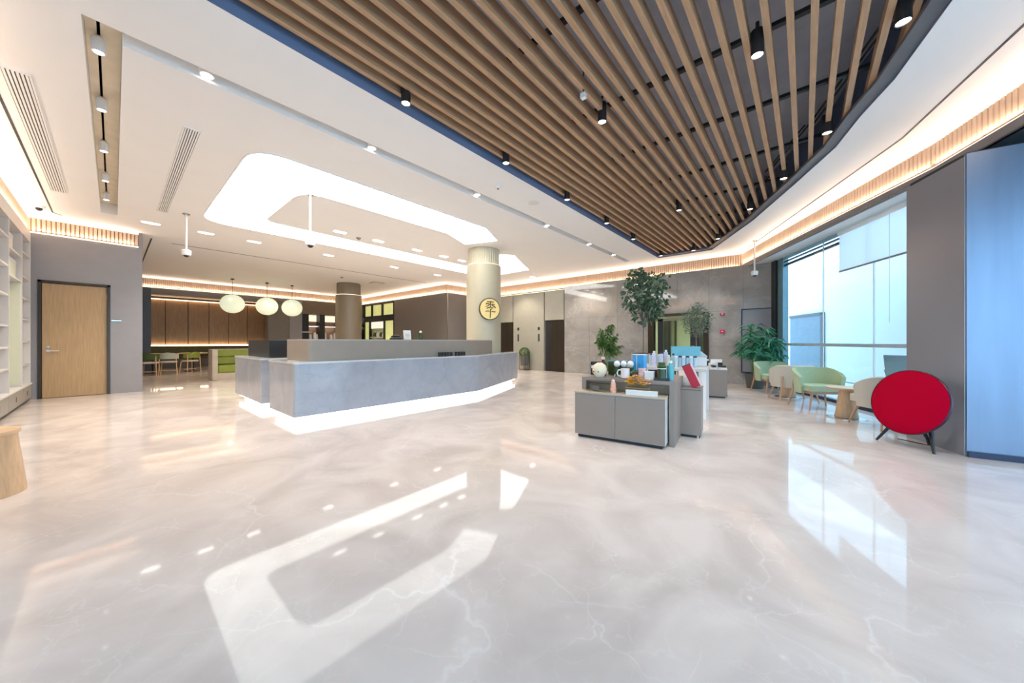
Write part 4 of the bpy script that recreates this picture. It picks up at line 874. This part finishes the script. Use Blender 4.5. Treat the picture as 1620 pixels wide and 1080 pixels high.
# goods on the rear table
ZR = .775
x0, y0 = D(.30, 1.9)
def ritem(name, label, cat, u, v, group=None, z=ZR, rz=0):
    q = Vector((x0, y0)) + du * u + dv * v; return thing(name, label, cat, (q.x, q.y, z), A8 + rz, group)
t = ritem('cyan_board', 'pale cyan backdrop board standing behind the tumblers', 'board', .70, .70); MB().cbox((0, 0, .17), (.46, .03, .34)).build('board', M_CYAN, t); MB().cbox((0, .05, .01), (.4, .12, .02)).build('foot', M_PWHITE, t)
for i in range(6):
    t = ritem('clear_tumbler', 'tall frosted tumbler before the cyan board, %s from the left' % ORD[i], 'tumbler', .60 + i * .055, .30 + .04 * (i % 2), 'tumblers before the cyan board')
    MB().lathe([(.001, 0), (.022, 0), (.026, .16), (.001, .16)], n=12).build('body', M_ICE, t, True); MB().cyl((0, 0, .16), (0, 0, .185), .026, n=12).build('lid', M_NAVY if i % 2 else M_PWHITE, t); MB().cyl((0, 0, .185), (.008, 0, .235), .004, n=6).build('straw', M_CYAN, t)
for i, (u, v, h, m) in enumerate(((.18, .45, .22, M_ICE), (.24, .38, .26, M_LILAC), (.30, .47, .20, M_ICE), (.36, .35, .25, M_LILAC), (.42, .45, .28, M_LILAC), (.48, .32, .2, M_SAGE), (.54, .42, .22, M_ICE))):
    t = ritem('toiletry_pack', 'upright pale toiletry pack on the rear table, %s from the left' % ORD[i], 'pack', u, v, 'pale packs on the rear table')
    MB().cbox((0, 0, h * .43), (.062, .045, h * .86)).build('body', m, t, bevel=.006); MB().cyl((0, 0, h * .86), (0, 0, h), .018, n=10).build('cap', M_NAVY if i % 3 == 0 else M_PWHITE, t)
t = ritem('red_flask', 'short red flask standing among the pale packs', 'flask', .52, .75); MB().lathe([(.001, 0), (.035, 0), (.035, .24), (.02, .27), (.001, .28)], n=12).build('body', mat('coral_plastic', (.65, .1, .08), .4), t, True); MB().cyl((0, 0, .27), (0, 0, .32), .025, n=10).build('cap', M_PINK, t)
# further goods around the white stand
x1, y1 = D(1.28, 1.55)
t = thing('white_appliance', 'white rounded appliance on the white frame stand', 'appliance', (-1.52, 6.93, .78), A8); MB().lathe([(.001, 0), (.09, 0), (.1, .05), (.09, .12), (.05, .15), (.001, .16)], n=18).build('body', M_PWHITE, t, True); MB().cbox((.0, -.095, .07), (.05, .02, .03)).build('panel', M_GREYW, t)
t = thing('sandwich_box', 'white square storage tub on the rear table next to the cyan board', 'box', (*D(1.22, 2.66), ZR), A8); MB().cbox((0, 0, .08), (.2, .16, .16)).build('body', M_PWHITE, t, bevel=.01); MB().cbox((0, 0, .168), (.21, .17, .02)).build('lid', M_SHELF, t)
t = thing('rear_plinth', 'tall white plinth between rear table and far cabinet', 'plinth', (-1.74, 7.72, 0), R(10)); MB().box(-.24, -.28, 0, .24, .28, .80).build('body', M_PWHITE, t); MB().box(-.25, -.29, .80, .25, .29, .82).build('top', M_SHELF, t)
t = thing('tablet_display', 'dark tablet with white back on the tall plinth', 'tablet', (-1.86, 7.7, .82), R(5)); MB().cbox((0, 0, .13), (.15, .03, .22), 0, R(-14)).build('case', M_NAVY, t, bevel=.004); MB().cbox((.11, .03, .12), (.09, .10, .22)).build('stand', M_LILAC, t)
t = thing('slanted_vacuum', 'slanted pale blue handheld vacuum on the tall plinth', 'appliance', (-1.62, 7.65, .82), R(8))
MB().cyl((-.12, 0, .24), (.12, 0, .07), .065, .04, 16).build('body', mat('ice_blue_plastic', (.38, .58, .66), .3), t, True); MB().cyl((-.15, 0, .262), (-.12, 0, .24), .05, .066, 16).build('nozzle', M_NAVY, t, True); MB().tube([(-.05, 0, .16), (.0, 0, .05), (.1, 0, .02)], .018, 8).build('handle', M_PWHITE, t); MB().cbox((.08, 0, .015), (.2, .1, .03)).build('dock', M_PWHITE, t)
for i, (dx, dy, rz) in enumerate(((.10, .16, 20), (.25, .2, 35))):
    t = thing('shoe', '%s black and white shoe on the far cabinet' % ('left' if i == 0 else 'right'), 'shoe', (-1.60 + dx, 8.30 + dy, .615), R(rz), 'shoes on the far cabinet')
    P = rounded([(-.045, -.14), (.045, -.14), (.042, .13), (-.042, .13)], .04, 4); MB().prism(P, 0, .03).build('sole', M_PWHITE, t); MB().prism([(a * .9, b * .93) for a, b in P], .03, .075).build('upper', M_BLACK, t, bevel=.015); MB().prism([(a * .75, b * .35 + .07) for a, b in P], .075, .13).build('collar', M_BLACK if i else M_PWHITE, t, bevel=.01)
t = thing('white_shoe_box', 'white open shoe box behind the shoes on the far cabinet', 'box', (-1.52, 8.72, .615), R(14)); MB().cbox((0, 0, .05), (.24, .16, .10)).build('body', M_WCARD, t); MB().cbox((.03, .03, .13), (.22, .012, .12), 0, R(20)).build('lid', M_PWHITE, t)

# ------------------------------------------------------------------ plants
def tree(loc, pot, trunk_h, crown, n, size, leafm, label, name, seed, aspect=.6):
    r = random.Random(seed); t = thing(name, label, 'plant', loc)
    pw, ph = pot
    MB().prism(rounded([(-pw, -pw), (pw, -pw), (pw, pw), (-pw, pw)], .05, 4), 0, ph).build('pot', M_STONE, t); MB().box(-pw + .04, -pw + .04, ph, pw - .04, pw - .04, ph + .01).build('soil', M_SOIL, t)
    z0 = ph; zf = z0 + trunk_h
    b = MB().tube([(0, 0, z0 - .05), (.01, .0, z0 + trunk_h * .5), (0, .01, zf)], .018, 8, .013)
    cx, cyy, cz, rx, rz = crown; tips = []
    for k in range(11):
        a = k * 2.4 + r.uniform(-.3, .3); rad = r.uniform(.45, .95); e = Vector((rx * rad * math.cos(a) + cx, rx * rad * math.sin(a) + cyy, cz + rz * r.uniform(-.55, .9)))
        m = Vector((0, 0, zf)).lerp(e, .5) + Vector((0, 0, .08)); b.tube([(0, 0, zf - .02), m, e], .010, 6, .004); tips += [m, e]
        for q in range(3):
            e2 = e + Vector((r.uniform(-.2, .2), r.uniform(-.2, .2), r.uniform(-.12, .2))) * rx * 1.2; b.tube([m.lerp(e, .6), e2], .005, 5, .002); tips.append(e2)
    b.build('trunk', M_BARK, t, True)
    pts = []
    for i in range(n):
        if r.random() < .45:
            p = r.choice(tips) + Vector((r.gauss(0, .06), r.gauss(0, .06), r.gauss(0, .06)))
        else:
            d = rdir(r); q = r.random() ** .4; p = Vector((cx + d.x * rx * q, cyy + d.y * rx * q, cz + d.z * rz * q))
        pts.append((p, rdir(r) + Vector((p.x - cx, p.y - cyy, p.z - cz)) * .8))
    leaf_cloud(pts, size, aspect, .2, r).build('foliage', leafm, t)['kind'] = 'stuff'
    return t
tree((-2.87, 8.07, 0), (.22, .92), .62, (.03, 0, 2.18, .50, .56), 900, .115, M_LEAFA, 'tall grey green eucalyptus tree in a square grey planter behind the display', 'potted_tree', 21, .7)
tree((-2.14, 9.84, 0), (.2, .75), .55, (0, 0, 1.72, .36, .40), 1500, .055, M_LEAFD, 'smaller dusty green tree in front of the corridor doorway', 'potted_tree', 22, .5)
def bamboo(loc, label, leafm, hgt, rad, canes, n, size, name, seed, arch):
    r = random.Random(seed); t = thing(name, label, 'plant', loc)
    MB().lathe([(.001, 0), (.17, 0), (.22, .38), (.2, .38), (.19, .33), (.001, .33)], n=24).build('pot', M_PLANTER, t, True); MB().lathe([(.001, .34), (.19, .34)], n=20).build('soil', M_SOIL, t)
    st = MB(); pts = []
    for k in range(canes):
        a = r.uniform(0, 6.283); rr = r.uniform(0, .12); e = rad * r.uniform(.25, 1.0); h = hgt * r.uniform(.6, 1.0) * (1 - .25 * (e / rad))
        p0 = Vector((rr * math.cos(a), rr * math.sin(a), .33)); p1 = Vector((e * .35 * math.cos(a), e * .35 * math.sin(a), h * .7)); p2 = Vector((e * math.cos(a), e * math.sin(a), h - arch * e)); 
        C = [((1 - s) ** 2) * p0 + 2 * s * (1 - s) * (p1 + Vector((0, 0, .25))) + s * s * p2 for s in [q / 8 for q in range(9)]]
        st.tube(C, .007, 5, .003)
        for i in range(n):
            s = r.uniform(.42, 1); q = ((1 - s) ** 2) * p0 + 2 * s * (1 - s) * (p1 + Vector((0, 0, .25))) + s * s * p2
            side = Vector((-math.sin(a), math.cos(a), 0)) * r.choice((-1, 1)); out = Vector((math.cos(a), math.sin(a), .1)) * .6
            pts.append((q, side + out + rdir(r) * .45))
    st.build('cane', M_STEMG, t)['kind'] = 'stuff'
    leaf_cloud(pts, size, .13 if arch > .4 else .2, .45, r).build('foliage', leafm, t)['kind'] = 'stuff'
bamboo((-4.6, 9.9, 0), 'bushy bright green bamboo palm in front of the marble wall', M_LEAFB, 2.0, .5, 30, 50, .15, 'bamboo_palm', 31, .35)
bamboo((-.98, 10.74, 0), 'feathery dark green areca palm in the corner by the glass', M_LEAFC, 2.0, .66, 34, 46, .24, 'areca_palm', 32, .55)

# ------------------------------------------------------------------ cafe furniture
def cafe_chair(loc, rz, back, label):
    t = thing('cafe_chair', label, 'chair', loc, rz, 'cafe chairs')
    P = [(.24 * math.cos(R(a)), .24 * math.sin(R(a))) for a in range(0, 360, 20)]; MB().prism(P, .42, .47).build('seat', M_CREAM, t, bevel=.012)
    V = []; F = []; n = 12
    for i in range(n + 1):
        a = R(10 + 160 * i / n)
        for rr in (.255, .285):
            for z in (.56, .80 - .05 * abs(math.cos(a))): V.append((rr * math.cos(a), rr * math.sin(a), z))
    for i in range(n):
        a = i * 4; b = a + 4; F += [(a, a + 1, b + 1, b), (a + 2, b + 2, b + 3, a + 3), (a + 1, a + 3, b + 3, b + 1), (a, b, b + 2, a + 2)]
    F += [(0, 2, 3, 1), (n * 4, n * 4 + 1, n * 4 + 3, n * 4 + 2)]
    MB().add(V, F).build('backrest', back, t, True)
    for x, y in ((-.19, -.17), (.19, -.17), (-.21, .17), (.21, .17)): MB().cyl((x * 1.0, y, .70 if y > 0 else .43), (x * 1.15, y * 1.2, 0), .016, .013, 8).build('leg', M_FURN, t)
    MB().box(-.2, -.01, .12, .2, .01, .14).build('stretcher', M_FURN, t)
def cafe_table(loc, label, r=.45):
    t = thing('cafe_table', label, 'table', loc, 0, 'round cafe tables')
    MB().lathe([(.001, .71), (r - .02, .71), (r, .725), (r, .745), (.001, .745)], n=32).build('tabletop', mat('pale_table_top', (.62, .52, .34), .35), t, True); MB().cyl((0, 0, .02), (0, 0, .71), .03, n=12).build('post', M_BLACK, t); MB().lathe([(.001, 0), (.25, 0), (.25, .015), (.001, .03)], n=24).build('base', M_BLACK, t)
cafe_table((-18.6, .95, 0), 'round pale cafe table nearest the grey wall end')
cafe_table((-18.9, 2.1, 0), 'round pale cafe table before the green banquette')
cafe_chair((-17.9, 1.32, 0), R(-100), M_MINT, 'mint backed cafe chair nearest the camera in the cafe')
cafe_chair((-18.3, 1.95, 0), R(-60), M_LIME, 'lime green backed cafe chair beside the mint one')
cafe_chair((-17.6, .82, 0), R(-110), M_DGREEN, 'dark green cafe chair half hidden by the grey wall end')
cafe_chair((-19.3, 2.95, 0), R(-40), M_GREYW, 'grey backed cafe chair next to the booth sofa')
cafe_chair((-19.7, 3.6, 0), R(150), M_GREYW, 'grey cafe chair farthest back near the banquette')
bo = thing('booth_sofa', 'beige booth sofa with lime green channelled cushions', 'sofa', (-14.35, 1.95, 0))
MB().box(0, 0, 0, .64, .14, .96).build('arm_panel', mat('beige_leatherette', (.46, .40, .31), .5), bo, bevel=.02); MB().box(0, 3.2, 0, .64, 3.34, .96).build('arm_panel', MATS['beige_leatherette'], bo, bevel=.02)
MB().box(0, .14, 0, .12, 3.2, .96).build('back_panel', MATS['beige_leatherette'], bo); MB().box(.12, .14, 0, .62, 3.2, .22).build('base', MATS['beige_leatherette'], bo)
MB().box(.12, .14, .22, .62, 3.2, .46).build('seat', M_LIME, bo, bevel=.04)
for z in (.47, .71): MB().box(.12, .14, z, .26, 3.2, z + .23).build('back_cushion', M_LIME, bo, bevel=.03)

# ------------------------------------------------------------------ real lamps
def area(name, loc, sx, sy, power, col, rot=(0, 0, 0), portal=False):
    L = bpy.data.lights.new(name, 'AREA'); L.shape = 'RECTANGLE'; L.size = sx; L.size_y = sy; L.energy = power; L.color = col
    o = bpy.data.objects.new(name, L); COL.objects.link(o); o.location = loc; o.rotation_euler = rot
    if portal: L.cycles.is_portal = True
    return o
q = fp(3.0, .06); area('facade_portal', (q[0], q[1], 1.7), 6.0, 3.3, 1, (1, 1, 1), (R(90), 0, math.atan2(fd.y, fd.x) + math.pi), True)
area('front_portal', (.7, -4.95, 1.7), 7.2, 3.3, 1, (1, 1, 1), (R(90), 0, 0), True)
area('entrance_portal', (3.8, .7, 1.7), 11.0, 3.3, 1, (1, 1, 1), (R(90), 0, math.atan2(-11, 1.1) + math.pi), True)
def cove(P, z0, wpm, col=(1, .79, .62)):        # up-facing LED lines hidden on the ledge under each oak band
    Q = offset(P, .05)
    for a, b in zip(Q, Q[1:]):
        a = Vector(a); b = Vector(b); L = (b - a).length; c = (a + b) / 2
        area('cove_led', (c.x, c.y, z0 + .03), L * .98, .03, wpm * L, col, (math.pi, 0, -math.atan2((b - a).y, (b - a).x) if False else math.atan2((b - a).y, (b - a).x)))
cove([(-12.1, .32), (-12.1, -1.17), (-3.0, -1.17)], 3.46, 2.4)
cove([(-12.1, 11.76), (-12.12, 9.66), (-20.0, 9.6), (-20.0, .45)], 3.40, 2.2)
cove([(-1.35, 11.92), (-12.1, 11.76)], 3.36, 3)
cove(FAC, 3.44, 2.2)
def spotlamp(x, y, z, power, size=95, col=(1, .93, .84)):
    L = bpy.data.lights.new('downlight_beam', 'SPOT'); L.energy = power; L.spot_size = R(size); L.spot_blend = .6; L.color = col; L.shadow_soft_size = .05
    o = bpy.data.objects.new('downlight_beam', L); COL.objects.link(o); o.location = (x, y, z)
for x, y in ((-3.25, 2.04), (-3.25, 5.32), (-3.25, 8.45), (-2.37, 10.6), (.60, 4.11), (-.25, 6.84), (-1.64, 9.79), (-.32, 3.74), (-1.79, 3.7), (-1.86, 7.17)): spotlamp(x, y, 3.74, 60)
for y in (1.44, 4.21, 8.22): spotlamp(-10.88, y, 3.77, 110, 110, (1, .88, .74))
for y in (3.49, 5.61): spotlamp(-8.36, y, 3.77, 70, 110)
for x in (-4.9, -7.4, -9.9): spotlamp(x, -.09, 3.83, 120, 100, (1, .9, .78))
for x, y in ((-16.5, 1.6), (-16.5, 4.5), (-17.5, 7.5)): spotlamp(x, y, 3.75, 90, 120, (1, .78, .56))
for x, y in ((-9.0, 10.6), (-6.0, 10.6)): spotlamp(x, y, 3.75, 90, 110, (1, .9, .75))
